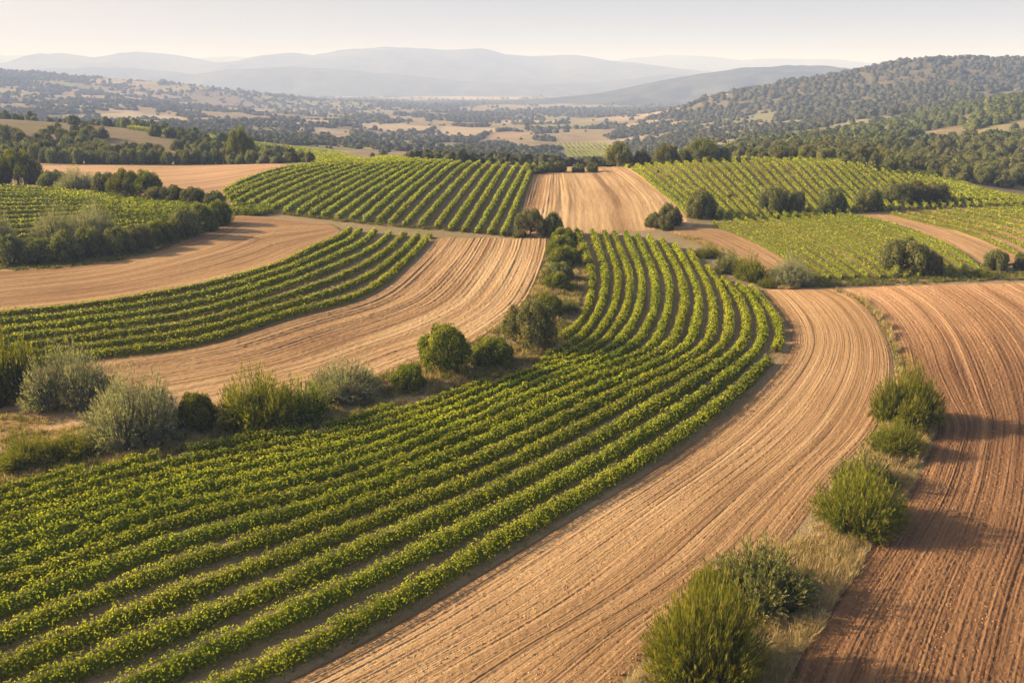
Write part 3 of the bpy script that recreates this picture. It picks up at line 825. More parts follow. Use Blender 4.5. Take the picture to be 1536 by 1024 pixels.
def stemmy(seed, nst, leaf, wide, lean=1.15, per=11, up=.35, lobes=6, core=.27, jag=.25, spr=.50):
    spr *= 1.12
    """shrub of several fountains of curved stems carrying slim leaves; returns foliage and stems builders"""
    r = np.random.default_rng(seed)
    fo, st = MB(), MB()
    a = r.uniform(0, 2 * math.pi) + np.arange(lobes) * 2 * math.pi / max(lobes - 1, 1) + r.normal(0, .25, lobes)
    q = spr * r.uniform(.65, 1.1, lobes); q[-1] = .05
    C = np.stack([q * np.cos(a), q * np.sin(a)], 1)
    R = (1.02 - q) * r.uniform(.90, 1.08, lobes); R = np.maximum(R, .46)
    Hh = r.uniform(.55, .98, lobes) * np.where(q < .2, 1.0, 1 - .22 * q / spr); Hh[-1] = .98; R[-1] = .62
    for i in range(lobes):
        fo.add(*blob(r, (C[i, 0], C[i, 1], Hh[i] * .24), (R[i] * core * 1.3, R[i] * core * 1.3, Hh[i] * .26), .6, seed + i, tint=(0, .12)))  # cores tinted dark to paint the shaded inside of the shrub
    k = r.choice(lobes, nst, p=R ** 2 / (R ** 2).sum())
    az = r.uniform(0, 2 * math.pi, nst); el = np.sqrt(r.random(nst)) * lean
    ln = 1 - jag * r.random(nst) ** 1.5
    ln = ln * (.84 + .32 * vnoise(np.cos(az) * 2.5 + 5 + k, np.sin(az) * 2.5 + el * 2.5, seed))
    tip = np.stack([np.cos(az) * np.sin(el) * R[k], np.sin(az) * np.sin(el) * R[k], np.maximum(np.cos(el), .06) * Hh[k]], 1) * ln[:, None]
    c3 = np.concatenate([C[k], np.zeros((nst, 1))], 1)
    base = c3 * .75 + tip * [.15, .15, 0] + r.normal(0, .03, (nst, 3)) * [1, 1, 0]
    tip = tip + c3
    mid = base * .5 + tip * .5 + np.array([0, 0, .13]) * (1 - tip[:, 2:3])
    tt = 1 - .75 * r.random((nst, per)) ** 1.25
    tt[:, 0] = 1.0
    a0 = (1 - tt) ** 2; a1 = 2 * tt * (1 - tt); a2 = tt ** 2
    P = base[:, None] * a0[..., None] + mid[:, None] * a1[..., None] + tip[:, None] * a2[..., None]
    Dr = 2 * (1 - tt)[..., None] * (mid - base)[:, None] + 2 * tt[..., None] * (tip - mid)[:, None]
    Dr = unit(Dr); D = unit(Dr + r.normal(size=Dr.shape) * .50 * (1.35 - tt[..., None]) + [0, 0, up])
    P = P + r.normal(size=P.shape) * .022 * (1.4 - tt[..., None])
    P = P.reshape(-1, 3); P[:, 2] = np.maximum(P[:, 2], .02); D = D.reshape(-1, 3)
    n = len(P); tq = tt.ravel()
    tn = np.clip(.02 + .50 * r.random(n) + .70 * (tq - .58) + np.repeat(r.normal(0, .15, nst), per), 0, .93)  # tint climbs along each stem: painted shade inside, painted light on tips
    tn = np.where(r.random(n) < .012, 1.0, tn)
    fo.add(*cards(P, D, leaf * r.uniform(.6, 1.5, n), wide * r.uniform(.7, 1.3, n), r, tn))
    for i in range(0, nst, max(1, nst // 30)):
        q = np.linspace(0, .85, 5)[:, None]
        st.add(*tube(base[i] * (1 - q) ** 2 + mid[i] * 2 * q * (1 - q) + tip[i] * q ** 2, np.linspace(.014, .005, 5), 4), .5)
    return fo, st

def lobed(seed, nlob, nleaf, leaf, base=.0, squash=1.0, trunk=False, low=.2, core=.80, spread=.62, rs=(.27, .42)):
    """rounded crown of several lobes with leaf clumps on and between them"""
    r = np.random.default_rng(seed)
    fo, st = MB(), MB()
    i_ = np.arange(nlob); el = np.arcsin(np.clip((i_ + .5) / nlob, 0, 1)) ; az = i_ * 2.39996 + r.normal(0, .25, nlob)
    R = r.uniform(rs[0], rs[1], nlob); zc = low + .02 if trunk else .16
    q = spread * r.uniform(.72, 1.12, nlob)
    c = np.stack([np.cos(el) * np.cos(az) * q, np.cos(el) * np.sin(az) * q, zc + np.sin(el) * (1 - R * .9 - zc) * r.uniform(.80, 1.05, nlob) + r.normal(0, .03, nlob)], 1)
    if not trunk: c[:, 2] = np.maximum(c[:, 2], R * .55)
    for i in range(nlob):
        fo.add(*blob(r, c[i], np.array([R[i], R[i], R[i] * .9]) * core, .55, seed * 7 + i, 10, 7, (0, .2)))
    k = r.choice(nlob, nleaf, p=(R ** 2) / (R ** 2).sum())
    d = unit(r.normal(size=(nleaf, 3))); d[:, 2] = np.where(r.random(nleaf) < .35, np.abs(d[:, 2]), d[:, 2])
    rad = (.72 + .36 * r.random(nleaf) ** .8) * (.86 + .30 * vnoise(d[:, 0] * 3 + k * 3.1, d[:, 1] * 3 + d[:, 2] * 2.5, seed))
    P = c[k] + d * (R[k] * rad)[:, None]
    keep = P[:, 2] > (.02 if not trunk else .10)
    P, d, k = P[keep], d[keep], k[keep]; n = len(P)
    N = unit(d + r.normal(size=(n, 3)) * .55 + [0, 0, .15])
    D = unit(d * .3 + r.normal(size=(n, 3)) + [0, 0, .3]); D = unit(D - N * (D * N).sum(1, keepdims=True) * .8)
    clump = vnoise(P[:, 0] * 6, P[:, 1] * 6 + P[:, 2] * 6, seed + 5)
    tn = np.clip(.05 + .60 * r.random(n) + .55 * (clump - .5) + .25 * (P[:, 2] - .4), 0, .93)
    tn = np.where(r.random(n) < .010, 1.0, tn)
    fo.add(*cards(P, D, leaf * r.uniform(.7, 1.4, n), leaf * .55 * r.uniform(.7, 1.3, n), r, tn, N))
    tp = np.array([r.normal(0, .04), r.normal(0, .04), .5])
    if trunk:
        st.add(*tube([(0, 0, -.03), (.02, .01, .15), tp * [.6, .6, .6], tp], [.055, .04, .032, .02], 7), .5)
        for i in range(nlob):
            s0 = np.array([.01, 0, .10 + .25 * r.random()])
            st.add(*tube([s0, s0 * .5 + c[i] * .5 - [0, 0, .04], c[i]], [.028, .018, .008], 5), .5)
    else:
        for i in range(nlob):
            st.add(*tube([(c[i][0] * .1, c[i][1] * .1, -.02), c[i] * [.5, .5, .6], c[i]], [.03, .02, .008], 5), .5)
    return fo, st

LIB = {}
def lib(kind, variant, builders, mat):
    fo, st = builders
    LIB.setdefault(kind, []).append((fo.mesh(kind + "_foliage", M[mat]), st.mesh(kind + "_wood", M['bark'], True)))
for v in range(2):
    lib('sage', v, stemmy(100 + v, 2000, .042, .013, 1.45, 19, .30, lobes=9, jag=.22, spr=.55), 'grey')
    lib('broom', v, stemmy(110 + v, 2300, .062, .010, 1.35, 20, .45, lobes=6, jag=.40, spr=.46), 'green')
    lib('leafy', v, stemmy(120 + v, 1200, .055, .022, 1.45, 15, .20, lobes=9, jag=.30, spr=.55), 'green')
    lib('brush', v, stemmy(130 + v, 1200, .055, .020, 1.45, 15, .25, lobes=8, jag=.30, spr=.55), 'olive')
    lib('tree', v, lobed(140 + v, 15, 11000, .058, trunk=True, low=.30, core=.40, spread=.70, rs=(.20, .31)), 'olive')
    lib('greentree', v, lobed(150 + v, 15, 11000, .058, trunk=True, low=.30, core=.40, spread=.70, rs=(.20, .31)), 'green')
    lib('bushy', v, lobed(200 + v, 14, 9000, .075, core=.7, rs=(.22, .36)), 'green')
    lib('round', v, lobed(160 + v, 15, 9000, .072, core=.7, rs=(.22, .36)), 'olive')
    lib('darkround', v, lobed(170 + v, 13, 8000, .075, core=.7, rs=(.22, .36)), 'dark')
for v in range(2, 5):
    lib('broom', v, stemmy(110 + v, 2300, .058, .011, 1.40, 20, .40 - .08 * (v - 2), lobes=7 + v, jag=.40, spr=.52 + .05 * (v - 2)), 'green')
    lib('leafy', v, stemmy(120 + v, 1200, .055, .022, 1.45, 15, .20, lobes=8 + v, jag=.30, spr=.60), 'green')
for v in range(3):
    lib('wood', v, lobed(180 + v, 9, 3200, .095, trunk=False, low=.25, core=.78, rs=(.30, .42), spread=.56), 'dark')
    lib('woodolive', v, lobed(190 + v, 9, 3200, .095, trunk=False, low=.25, core=.78, rs=(.30, .42), spread=.56), 'olive')

def plant(kind, X, Y, w, h, label, cat, name, group=None, sink=.03, parts=True, r=RNG):
    """w = full width, h = height in metres"""
    v = LIB[kind][int(r.integers(len(LIB[kind])))]
    z = float(terrain(X, Y))
    leafn, woodn = ('crown', 'trunk') if name.endswith('tree') else ('foliage', 'stems')
    if parts:
        e = bpy.data.objects.new(name, None); e.empty_display_size = .5; COL.objects.link(e)
        f = bpy.data.objects.new(leafn, v[0]); COL.objects.link(f); f.parent = e
        s = bpy.data.objects.new(woodn, v[1]); COL.objects.link(s); s.parent = e
    else:
        e = bpy.data.objects.new(name, v[0]); COL.objects.link(e)
    e.location = (X, Y, z - sink * h); e.rotation_euler = (0, 0, float(r.uniform(0, 6.28)))
    e.scale = (w / 2, w / 2, h)
    return tag(e, label, cat, group)

def place(kind, cx, by, w, h, label, cat="shrub", name="shrub", group=None, maxY=1e9, ws=1.0, hs=1.0):
    if kind in ('sage', 'leafy', 'brush', 'broom'): hs *= 1.13
    if group and group.startswith('trees and bushes of the olive'): hs *= .86; ws *= 1.08
    """photo pixels: centre x, ground row, width and height of what is seen"""
    p = project([(cx, by)], maxY)[0]
    # the crown's depth hides its base: stand it half its width behind the near foot
    t = p[1] * CP + (CAM_H - terrain(*p)) * SP
    W = w * t / FPX
    Y = p[1] + W * .30; X = p[0] * Y / p[1]
    s = (CAM_H - terrain(X, Y)) / Y; t = Y * CP + (CAM_H - terrain(X, Y)) * SP
    W = w * t / FPX; py = to_px(X, Y, terrain(X, Y))[1]
    ca = math.cos(math.atan(s))
    H = max((h - (by - py) * .55) * t / FPX / max(ca, .8), .45 * W * .8)
    return plant(kind, float(X), float(Y), float(W) * 1.10 * ws, float(H) * 1.04 * hs, label, cat, name, group)

GH = "shrubs of the hedge between the tan strip and the big vineyard"
place('leafy', 8, 612, 105, 128, "tall olive-green shrub cut off by the left edge of the view", group=GH)
place('sage', 112, 622, 128, 98, "silvery grey bush just right of the tall green shrub at the left edge", group=GH)
place('sage', 202, 676, 138, 112, "largest silver-grey bush, nearest the big vineyard's upper edge on the left", group=GH)
place('bushy', 299, 650, 66, 59, "small bright green bush right of the largest silver-grey bush", group=GH)
place('broom', 390, 652, 118, 98, "wide feathery green shrub in the middle of the hedge", group=GH)
place('leafy', 452, 642, 90, 74, "dark green shrub joined to the right side of the wide feathery shrub", group=GH)
place('sage', 515, 606, 108, 68, "dome-shaped greyish bush between the feathery shrub and the first small tree", group=GH)
place('bushy', 613, 590, 61, 41, "low green bush with dry grass in front, left of the small tree", group=GH)
place('greentree', 670, 574, 94, 84, "small spreading tree with a dark forked trunk beside the vineyard edge", "tree", "hedge_tree", GH)
place('bushy', 740, 553, 68, 43, "low dark bush between the two small hedge trees", group=GH)
place('tree', 795, 531, 84, 76, "rounder olive-green hedge tree at the inner end of the curved rows", "tree", "hedge_tree", GH)
place('bushy', 822, 478, 50, 36, "small brush just behind the rounder hedge tree", group=GH)
place('brush', 853, 470, 36, 24, "low brush on dry grass beside the inner vine row", group=GH)
place('bushy', 838, 440, 50, 31, "lowest bush of the short line climbing to the field corner", group=GH)
place('round', 840, 425, 48, 32, "darkest bush in the short line below the field corner", group=GH)
place('bushy', 846, 404, 55, 34, "middle bush of the short line below the field corner", group=GH)
place('bushy', 843, 386, 50, 32, "second bush down from the field corner", group=GH)
place('bushy', 845, 371, 44, 29, "top bush of the short line, at the field corner", group=GH)
place('broom', 45, 706, 92, 50, "grassy green shrub in the bottom left, above the vine rows", group=GH)
place('broom', 108, 694, 84, 46, "yellowish tufted shrub next to the bare patch at lower left", group=GH)
place('leafy', 150, 668, 34, 20, "tiny green sprig patch before the large silver-grey bush", group=GH)

GS = "shrubs on the dry grass strip beside the red ploughed field"
place('broom', 1358, 650, 104, 106, "tall dark green shrub at the top of the dry grass strip", group=GS)
place('broom', 1340, 690, 80, 56, "lower grassy shrub directly in front of the tall dark green one", group=GS)
place('brush', 1296, 742, 92, 62, "dull rounded shrub half hidden behind the big feathery shrub", group=GS)
place('broom', 1282, 806, 140, 100, "big feathery green shrub halfway down the dry grass strip", group=GS)
place('brush', 1132, 926, 168, 100, "dark spreading shrub behind the nearest one", group=GS)
place('broom', 1056, 902, 44, 52, "small pointed green shrub left of the dark spreading shrub", group=GS)
place('broom', 1052, 1060, 205, 165, "nearest and largest green shrub at the bottom edge of the view", group=GS)

GM = "round bushes on the border below the right rise"
place('round', 1050, 329, 54, 44, "round bush at the left end of the border, beside the brown track", group=GM)
place('round', 1159, 322, 52, 44, "larger of the touching pair of round bushes on the border", group=GM)
place('darkround', 1193, 322, 30, 36, "small dark bush touching the right of the pair on the border", group=GM)
place('round', 1248, 320, 46, 40, "lone round bush right of the touching pair", group=GM)
place('round', 1300, 318, 48, 37, "flat-topped bush left of the long dark clump", group=GM)
place('round', 1344, 308, 54, 36, "left bush of the long three-bush clump below the right rise", group=GM)
place('darkround', 1376, 307, 50, 34, "middle bush of the long three-bush clump", group=GM)
place('round', 1404, 305, 44, 32, "right bush of the long three-bush clump", group=GM)
place('darkround', 1004, 341, 42, 34, "dark bush on the brown track corner beside the far tan slope", group=GM)
place('round', 981, 343, 34, 23, "pale low bush at the left of the dark track corner bush", group=GM)
place('round', 996, 346, 34, 22, "small front bush of the track corner group", group=GM)
place('tree', 1351, 416, 74, 58, "big olive tree standing on the upper edge of the red field", "tree", "olive_tree", GM)
place('darkround', 1394, 416, 48, 38, "dark bush pressed against the right side of the big olive tree", group=GM)
place('round', 1492, 408, 42, 34, "round bush near the right edge above the red field", group=GM)
place('leafy', 1476, 418, 32, 16, "low green tuft left of the round bush near the right edge", group=GM)
place('darkround', 1534, 408, 34, 30, "dark bush cut by the right edge above the red field", group=GM)
place('sage', 1182, 430, 64, 50, "grey-green round bush at the top end of the bare tan strip", group=GM)
place('leafy', 1124, 423, 46, 44, "green bush left of the grey-green one at the tan strip's top", group=GM)
place('brush', 1094, 412, 44, 36, "yellowish shrub at the ends of the curved rows", group=GM)
place('leafy', 1062, 388, 40, 22, "low scrubby bush where the curved rows end, highest up", group=GM)
place('leafy', 1150, 432, 28, 18, "tiny bush in front of the grey-green round one", group=GM)
place('tree', 795, 357, 50, 42, "olive tree at the foot of the far tan slope", "tree", "olive_tree", GM)
place('darkround', 829, 356, 36, 36, "dark bush next to the olive tree at the slope foot", group=GM)
place('leafy', 778, 357, 26, 12, "low green tuft under the olive tree at the slope foot", group=GM)

GL = "trees and bushes of the olive hedge above the left vineyard"
place('greentree', 28, 278, 56, 62, "tall round-headed tree at the left end of the olive hedge", "tree", "hedge_tree", GL)
place('darkround', 0, 278, 40, 46, "dark bush at the left edge beside the tall round-headed tree", group=GL)
place('darkround', 52, 278, 30, 30, "low dark bush under the right side of the tall round-headed tree", group=GL)
place('round', 80, 284, 44, 34, "pale olive bush first right of the tall round-headed tree", group=GL)
place('sage', 116, 286, 54, 42, "silvery olive bush in the middle of the hedge above the vineyard", group=GL)
place('round', 160, 292, 44, 40, "olive bush left of the twin-headed green tree", group=GL)
place('greentree', 190, 300, 46, 50, "left head of the twin green trees in the olive hedge", "tree", "hedge_tree", GL)
place('greentree', 222, 300, 46, 48, "right head of the twin green trees in the olive hedge", "tree", "hedge_tree", GL)
place('round', 236, 306, 40, 30, "grey-green bush in front of the twin green trees", group=GL)
place('darkround', 262, 308, 40, 34, "dark bush right of the twin green trees", group=GL)
place('round', 290, 310, 42, 34, "olive bush with pale top, third from the right hedge end", group=GL)
place('darkround', 322, 312, 36, 28, "small dark bush at the right end of the olive hedge", group=GL)

GT = "shrubs of the tall hedge below the left vineyard"
place('sage', -8, 372, 60, 62, "pale grey shrub cut by the left edge in the tall hedge", group=GT)
place('sage', 90, 366, 72, 56, "left one of the two high silvery shrubs in the tall hedge", group=GT)
place('sage', 143, 366, 68, 62, "taller right one of the two high silvery shrubs", group=GT)
for cx, by, w, h, kd, lb in [(16, 400, 60, 46, 'round', "dark bush at the left end of the hedge's front line"), (60, 398, 60, 42, 'round', "pale-tipped bush below the left silvery shrub"),
        (98, 396, 60, 48, 'round', "upright green bush under the gap of the two silvery shrubs"), (138, 388, 56, 48, 'round', "dark bush under the taller silvery shrub"),
        (176, 386, 54, 44, 'round', "bush right of the taller silvery shrub, front line"), (210, 378, 52, 42, 'round', "brownish bush in the middle of the hedge's right half"),
        (244, 368, 50, 38, 'bushy', "olive bush before the dense green group of the tall hedge"), (278, 360, 54, 50, 'round', "dense green bush, biggest of the hedge's right group"),
        (306, 350, 44, 44, 'bushy', "sunlit green bush near the hedge's right end"), (332, 340, 40, 40, 'bushy', "last bush at the right end of the tall hedge")]:
    place(kd, cx, by, w, h, lb, group=GT)

GF = "trees standing alone beyond the vineyards"
place('greentree', 362, 243, 38, 50, "lone dark tree at the right end of the hill hedge", "tree", "lone_tree", GF, maxY=275)
for cx, by, w, h, kd, lb in [(929, 252, 46, 38, 'tree', "tallest round tree on the skyline of the far tan slope"), (962, 250, 30, 26, 'wood', "smaller dark tree right of the tallest slope-top tree"),
        (998, 248, 38, 32, 'tree', "broad tree midway between the two tall slope-top trees"), (1026, 246, 26, 22, 'wood', "low dark tree left of the wide crowned slope-top tree"),
        (1052, 244, 60, 36, 'tree', "wide crowned tree at the upper corner of the right rise"), (1082, 242, 28, 22, 'wood', "small tree at the start of the right woodland"),
        (800, 262, 30, 15, 'woodolive', "small tree at the crest, left end of the dip"), (818, 260, 28, 17, 'woodolive', "second crest tree, left in the dip"),
        (838, 260, 30, 18, 'wood', "dark crest tree in the middle of the dip"), (868, 260, 24, 15, 'woodolive', "small pale crest tree over the tan slope"),
        (888, 259, 24, 15, 'woodolive', "crest bush just left of the tallest slope-top tree")]:
    place(kd, cx, by, w, h, lb, "tree", "crest_tree", GF, maxY=240)

# ------------------------------------------------------------------ woods: the nearest trees one by one, the rest as a mass
WR = np.random.default_rng(77)
cand = []
# hedge line along the back of the brown field
for i, cx in enumerate(np.arange(60, 345, 13.5)):
    p = project([(cx, 240 + (cx - 200) * .012 * (cx > 200))], 268)[0]
    cand.append((p[0], p[1] + WR.uniform(1, 4), WR.uniform(4.2, 5.6), WR.uniform(4.2, 5.4), 'L'))
for i, cx in enumerate(np.arange(372, 462, 9)):
    p = project([(cx, 246)], 258)[0]
    cand.append((p[0], p[1] + WR.uniform(8, 14), WR.uniform(3.0, 4.2), WR.uniform(2.2, 3.2), 'L'))
n = 60000
a_ = WR.uniform(-.78, .82, n); Yc = np.exp(WR.uniform(math.log(186), math.log(1900), n)); Xc = a_ * Yc
Zc = terrain(Xc, Yc); mA, mR, mF, px_, py_ = wood_mask(Xc, Yc, Zc)
mR &= (Yc > 262) | (py_ < 283)
den = fbm(Xc / 28, Yc / 28, 3, 61)
for sel, nm in ((mA, 'L'), (mR, 'R'), (mF, 'F')):
    ii = np.nonzero(sel & (den > {'L': .50, 'R': .42, 'F': .33}[nm]))[0]
    if nm == 'L':
        bad = np.zeros(len(ii), bool)
        for c in CLEAR_L: bad |= inside(c, px_[ii], py_[ii]) & (WR.random(len(ii)) < .9)
        ii = ii[~bad]
    grid = {}; sp = {'L': 4.2, 'R': 4.4, 'F': 5.0}[nm]
    for i in ii:
        s_ = WR.uniform(.75, 1.35) if nm != 'F' else WR.uniform(.6, 1.25) ** 1.6 + .15
        g = sp * s_ * (.86 if nm == 'R' and Yc[i] < 330 else 1)
        key = (int(Xc[i] // sp), int(Yc[i] // sp)); hit = False
        for dx in (-1, 0, 1):
            for dy in (-1, 0, 1):
                for (qx, qy, qs) in grid.get((key[0] + dx, key[1] + dy), ()):
                    if (qx - Xc[i]) ** 2 + (qy - Yc[i]) ** 2 < (sp * .5 * (s_ + qs) * .8) ** 2: hit = True
        if hit: continue
        grid.setdefault(key, []).append((Xc[i], Yc[i], s_))
        hh = WR.uniform(.8, 1.05)
        cand.append((Xc[i], Yc[i], g * (1.12 if nm != 'F' else 1.35), g * hh, nm))
vis = []
for c in cand:
    px, py = to_px(c[0], c[1], float(terrain(c[0], c[1])))
    if -30 < px < 1566: vis.append((c[2] / c[1] if c[4] != 'L' or c[1] < 400 else 0, c))
vis.sort(key=lambda q: -q[0])
single = [c for _, c in vis[:285]]
sset = set((c[0], c[1]) for c in single)
LBL = {'L': ("dark round evergreen tree in the wood on the left hill", "trees of the wood on the left hill"),
       'R': ("grey-green round tree in the woodland behind the right rise", "trees of the woodland behind the right rise"),
       'F': ("dark tree of the far wooded hill", "trees of the far wooded hill")}
for c in single:
    olive = (c[4] == 'R' and WR.random() < (.8 if c[1] < 380 else .3)) or (c[4] == 'L' and WR.random() < .7)
    plant('woodolive' if olive else 'wood', float(c[0]), float(c[1]), float(c[2]), float(c[3]), LBL[c[4]][0], "tree", "woodland_tree", LBL[c[4]][1], parts=False, r=WR)

def mass(name, items, mat, ncard, seed, label):
    """many small crowns in one mesh: a noisy core and a few leaf clumps each"""
    r = np.random.default_rng(seed); mb = MB()
    items = np.array(items, float); n = len(items)
    X, Y, W, H = items.T; Z = terrain(X, Y)
    ns, nr = 7, 5
    th = np.linspace(0, 2 * math.pi, ns + 1); ph = np.linspace(-.6, math.pi / 2, nr)
    P = np.stack([np.cos(ph)[:, None] * np.cos(th)[None], np.cos(ph)[:, None] * np.sin(th)[None], (np.sin(ph)[:, None] + .56) / 1.56 + 0 * th[None]], -1).reshape(-1, 3)
    k = r.uniform(.72, 1.12, (n, len(P)))
    V = P[None] * k[..., None] * np.stack([W / 2, W / 2, H], 1)[:, None] * .92 + np.stack([X, Y, Z], 1)[:, None]
    F = grid_faces(nr, ns + 1)[None] + (np.arange(n) * len(P))[:, None, None]
    base_t = np.clip(r.normal(.34, .13, n), .05, .85)
    mb.add(V.reshape(-1, 3), F.reshape(-1, 4), np.repeat(base_t * .7, len(P)))
    d = unit(r.normal(size=(n, ncard, 3))); d[..., 2] = np.abs(d[..., 2]) * .9 + .05
    Q = d * r.uniform(.78, 1.12, (n, ncard, 1)) * np.stack([W / 2, W / 2, H], 1)[:, None] + np.stack([X, Y, Z], 1)[:, None]
    N = unit(d + r.normal(size=d.shape) * .45).reshape(-1, 3)
    D = unit(r.normal(size=N.shape)); D = unit(D - N * (D * N).sum(1, keepdims=True) * .8)
    L = np.repeat(W * (.30 if ncard < 30 else .17), ncard) * r.uniform(.6, 1.3, n * ncard)
    tn = np.clip(np.repeat(base_t, ncard) + r.normal(0, .16, n * ncard), 0, .90)
    mb.add(*cards(Q.reshape(-1, 3), D, L, L * .8, r, tn, N))
    o = mb.build(name, M[mat]); tag(o, label, None, kind='stuff'); return o
rest = [c for c in cand if (c[0], c[1]) not in sset]
near_rest = [c[:4] for c in rest if c[4] != 'F']; far_rest = [c[:4] for c in rest if c[4] == 'F']
mass("olive_woodland", [c for c in near_rest if c[1] < 370], 'olive', 120, 4, "grey-green trees massed behind the single woodland trees")
mass("woodland", [c for c in near_rest if c[1] >= 370], 'dark', 90, 5, "massed grey-green trees filling the slopes left and right")
mass("far_woodland", far_rest, 'hill', 16, 6, "dense dark trees covering the far hill on the right")

# scrub and hedgerows of the valley floor
n = 190000
a_ = WR.uniform(-.80, .82, n); Ys_ = np.exp(WR.uniform(math.log(248), math.log(4200), n)); Xs_ = a_ * Ys_
Zs_ = terrain(Xs_, Ys_); mA, mR, mF, px_, py_ = wood_mask(Xs_, Ys_, Zs_)
idx, e = cells(Xs_, Ys_)
cl = fbm(Xs_ / (40 + Ys_ * .05), Ys_ / (40 + Ys_ * .05), 3, 91)
hedge = (e < .0055) & (cl > .33)
scrubby = (CT[idx] < .30) & (cl > .36)
loose = (WR.random(n) < .14) & (cl > .46)
lonely = WR.random(n) < .006
greenstrip = inside([(190, 186), (350, 204), (520, 230), (640, 246), (560, 254), (440, 246), (300, 214)], px_, py_) & (Ys_ < 520)
crest = (Ys_ < 300) & ~((py_ > 236) & (px_ > 380) & (px_ < 1040) & (Ys_ > 246))
val = inside([(832, 208), (912, 208), (945, 240), (850, 242)], px_, py_)
sel = (hedge | scrubby | loose | lonely) & ~mA & ~mR & ~mF & ~greenstrip & ~crest & ~val
for c in CLEAR_R: sel &= ~(inside(c, px_, py_) & (WR.random(n) < .93))
ii = np.nonzero(sel)[0]
sz = np.clip(WR.lognormal(.0, .34, len(ii)), .5, 2.0) * (1.7 + np.clip(Ys_[ii] / 560, 0, 4.2))
mass("valley_scrub", [(Xs_[i], Ys_[i], s * 1.25, s * .8) for i, s in zip(ii, sz)], 'hill', 9, 8, "scattered bushes and hedgerows across the valley floor")
# ------------------------------------------------------------------ dry grass along the hedges and strips
def grass(name, poly, count, mat, hgt, seed, label, wob=1.0, thr=.42, maxY=1e9, blade=.022):
    r = np.random.default_rng(seed)
    wp = project(poly, maxY); lo, hi = wp.min(0), wp.max(0)
    n = count
    P = r.uniform(lo, hi, (n * 6, 2))
    P = P[inside(wp, P[:, 0], P[:, 1])]
    P = P[fbm(P[:, 0] / 1.6, P[:, 1] / 1.6, 3, seed) > thr][:n]
    n = len(P); per = 11
    dd = np.hypot(P[:, 0], P[:, 1])
    hh = hgt * (.45 + .9 * fbm(P[:, 0] / 2.5, P[:, 1] / 2.5, 2, seed + 3)) * r.uniform(.6, 1.3, n)
    B = np.repeat(P, per, 0) + r.normal(0, .10, (n * per, 2))
    z = terrain(B[:, 0], B[:, 1]) + .04
    H = np.repeat(hh, per) * r.uniform(.5, 1.15, n * per)
    lean = r.normal(0, .35, (n * per, 2)) + [.10, -.05]
    D = unit(np.concatenate([lean, np.ones((n * per, 1))], 1))
    W = np.repeat(np.clip(dd * blade / 40, .018, .12), per)
    c = np.concatenate([B, z[:, None]], 1) + D * (H * .5)[:, None]
    tn = np.clip(np.repeat(r.random(n), per) * .6 + .4 * r.random(n * per), 0, 1)
    mb = MB(); mb.add(*cards(c, D, H, W, r, tn))
    o = mb.build(name, M[mat]); return tag(o, label, kind='stuff')
STRIP = [(1256, 436), (1296, 452), (1326, 480), (1345, 520), (1352, 556), (1380, 608), (1402, 645), (1388, 685), (1360, 742), (1318, 802), (1278, 872), (1246, 920), (1216, 968), (1186, 1040), (1110, 1150), (820, 1150), (965, 1000), (1030, 935), (1070, 900), (1116, 868), (1190, 812), (1230, 757), (1274, 698), (1318, 648), (1341, 596), (1345, 550), (1338, 515), (1315, 477), (1285, 450), (1250, 438)]
HEDGE = [(822, 362), (868, 360), (880, 400), (872, 450), (845, 500), (822, 530), (800, 552), (760, 566), (700, 582), (620, 606), (560, 618), (510, 634), (480, 645), (400, 655), (330, 667), (250, 687), (150, 701), (60, 717), (0, 728), (-60, 735), (-60, 620), (60, 630), (150, 650), (300, 636), (380, 620), (470, 596), (560, 570), (640, 540), (705, 516), (752, 487), (785, 460), (803, 430), (815, 398)]
grass("dry_grass", STRIP, 12000, 'straw', .75, 1, "tall straw-coloured grass on the strip beside the ploughed field", thr=.40)
grass("green_grass", STRIP, 3000, 'grass', .38, 2, "short green grass along the strip beside the ploughed field", thr=.46)
grass("dry_grass", HEDGE, 9000, 'straw', .6, 3, "tall dry grass between the hedge shrubs", thr=.44)
grass("green_grass", HEDGE, 9000, 'grass', .55, 4, "green weeds between the hedge shrubs", thr=.46)
grass("green_grass", [(1205, 432), (1536, 420), (1700, 416), (1700, 410), (1480, 410), (1230, 418), (1180, 424)], 1400, 'grass', .5, 5, "weeds along the upper edge of the red field", thr=.40)
grass("dry_grass", [(1010, 352), (1060, 372), (1120, 410), (1150, 432), (1190, 436), (1210, 425), (1120, 392), (1050, 360)], 1500, 'straw', .6, 6, "dry grass where the curved vine rows end", thr=.38)
grass("green_grass", [(-60, 412), (90, 404), (180, 392), (250, 374), (350, 332), (352, 322), (300, 340), (180, 378), (60, 396), (-60, 402)], 2200, 'grass', .5, 7, "green grass at the foot of the tall left hedge", thr=.38)
grass("green_grass", [(338, 318), (420, 322), (520, 334), (640, 345), (800, 357), (800, 354), (640, 341), (520, 330), (430, 318), (340, 312)], 1500, 'grass', .5, 8, "weedy bank below the rows of the central rise", thr=.3)
# tufts that mark the line between the two bare fields
r9 = np.random.default_rng(9)
ln = spline(project([(1284, 448), (1312, 472), (1333, 505), (1344, 540), (1347, 572)]), ds=.35)
mb = MB()
for p in ln:
    if r9.random() < .25: continue
    q = p + r9.normal(0, .10, 2); n_ = 22
    D = unit(np.concatenate([r9.normal(0, .7, (n_, 2)), np.ones((n_, 1))], 1)); H = r9.uniform(.15, .45, n_)
    base = np.concatenate([q + r9.normal(0, .12, (n_, 2)), np.full((n_, 1), float(terrain(*q)) + .08)], 1)
    mb.add(*cards(base + D * (H * .5)[:, None], D, H, .09, r9, r9.random(n_)))
tag(mb.build("boundary_grass", M['grass']), "thin line of grass tufts dividing tan strip from red field", kind='stuff')

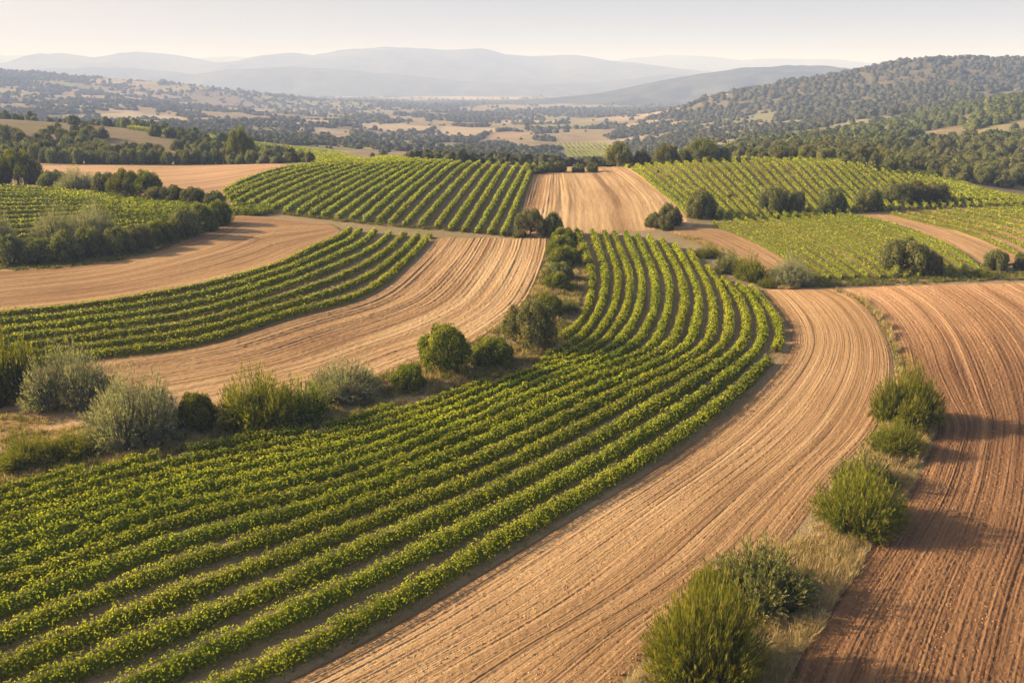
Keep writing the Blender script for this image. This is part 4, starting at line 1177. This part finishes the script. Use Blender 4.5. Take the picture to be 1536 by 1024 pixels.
# ------------------------------------------------------------------ clods of earth on the near soil
def clods(name, poly, count, mat, seed, smin, smax, label):
    r = np.random.default_rng(seed)
    wp = project(poly); lo, hi = wp.min(0), wp.max(0)
    P = r.uniform(lo, hi, (count * 4, 2)); P = P[inside(wp, P[:, 0], P[:, 1])]
    P = P[r.random(len(P)) < np.clip(55 / np.hypot(P[:, 0], P[:, 1]), 0, 1) ** 2][:count]
    n = len(P); s = smin + (smax - smin) * r.random(n) ** 3
    o8 = np.array([[1, 0, 0], [0, 1, 0], [-1, 0, 0], [0, -1, 0], [0, 0, 1], [0, 0, -1]], float)
    F = np.array([[0, 1, 4], [1, 2, 4], [2, 3, 4], [3, 0, 4], [1, 0, 5], [2, 1, 5], [3, 2, 5], [0, 3, 5]])
    V = o8[None] * r.uniform(.6, 1.3, (n, 6, 1)) * s[:, None, None] + r.normal(0, .15, (n, 6, 3)) * s[:, None, None]
    V = V + np.concatenate([P, (terrain(P[:, 0], P[:, 1]) + .085)[:, None]], 1)[:, None]
    mb = MB(); mb.add(V.reshape(-1, 3), (F[None] + (np.arange(n) * 6)[:, None, None]).reshape(-1, 3), .55, np.repeat(P * 3.0, 6, 0))
    tag(mb.build(name, M[mat], uv=True), label, kind='stuff')
clods("soil_clods", [(1160, 440), (1240, 440), (1335, 520), (1335, 600), (1220, 755), (1110, 865), (960, 990), (820, 1120), (300, 1120), (520, 1010), (760, 860), (1000, 710), (1140, 610), (1180, 520)], 60000, 'soil_tan', 31, .015, .085, "small clods of earth on the bare tan strip")
clods("soil_clods", [(1360, 560), (1420, 640), (1390, 700), (1290, 860), (1180, 1060), (1150, 1150), (1800, 1150), (1800, 560)], 70000, 'soil_red', 32, .02, .10, "small clods of earth on the red ploughed field")


# ------------------------------------------------------------------ haze: the air of the whole valley
def build_haze():
    bpy.ops.mesh.primitive_cube_add(size=1, location=(0, 0, 0))
    o = bpy.context.object; o.name = "haze"; o.data.name = "haze"
    zlo, zhi = -140.0, 520.0
    o.scale = (62000, 34000, zhi - zlo)
    o.location = (0, 0, (zhi + zlo) / 2)
    m, nt, out = new_mat("valley_haze")
    v = nt.nodes.new("ShaderNodeVolumePrincipled")
    v.inputs['Color'].default_value = (.40, .555, 1.0, 1)
    v.inputs['Absorption Color'].default_value = (.76, .69, .86, 1)
    v.inputs['Density'].default_value = HAZE_DENSITY
    v.inputs['Anisotropy'].default_value = .0
    nt.links.new(v.outputs[0], out.inputs['Volume'])
    o.data.materials.append(m)
    tag(o, "pale morning haze filling the whole valley", "haze", kind='stuff')
    o.pop("category", None); o.pop("label", None)
build_haze()
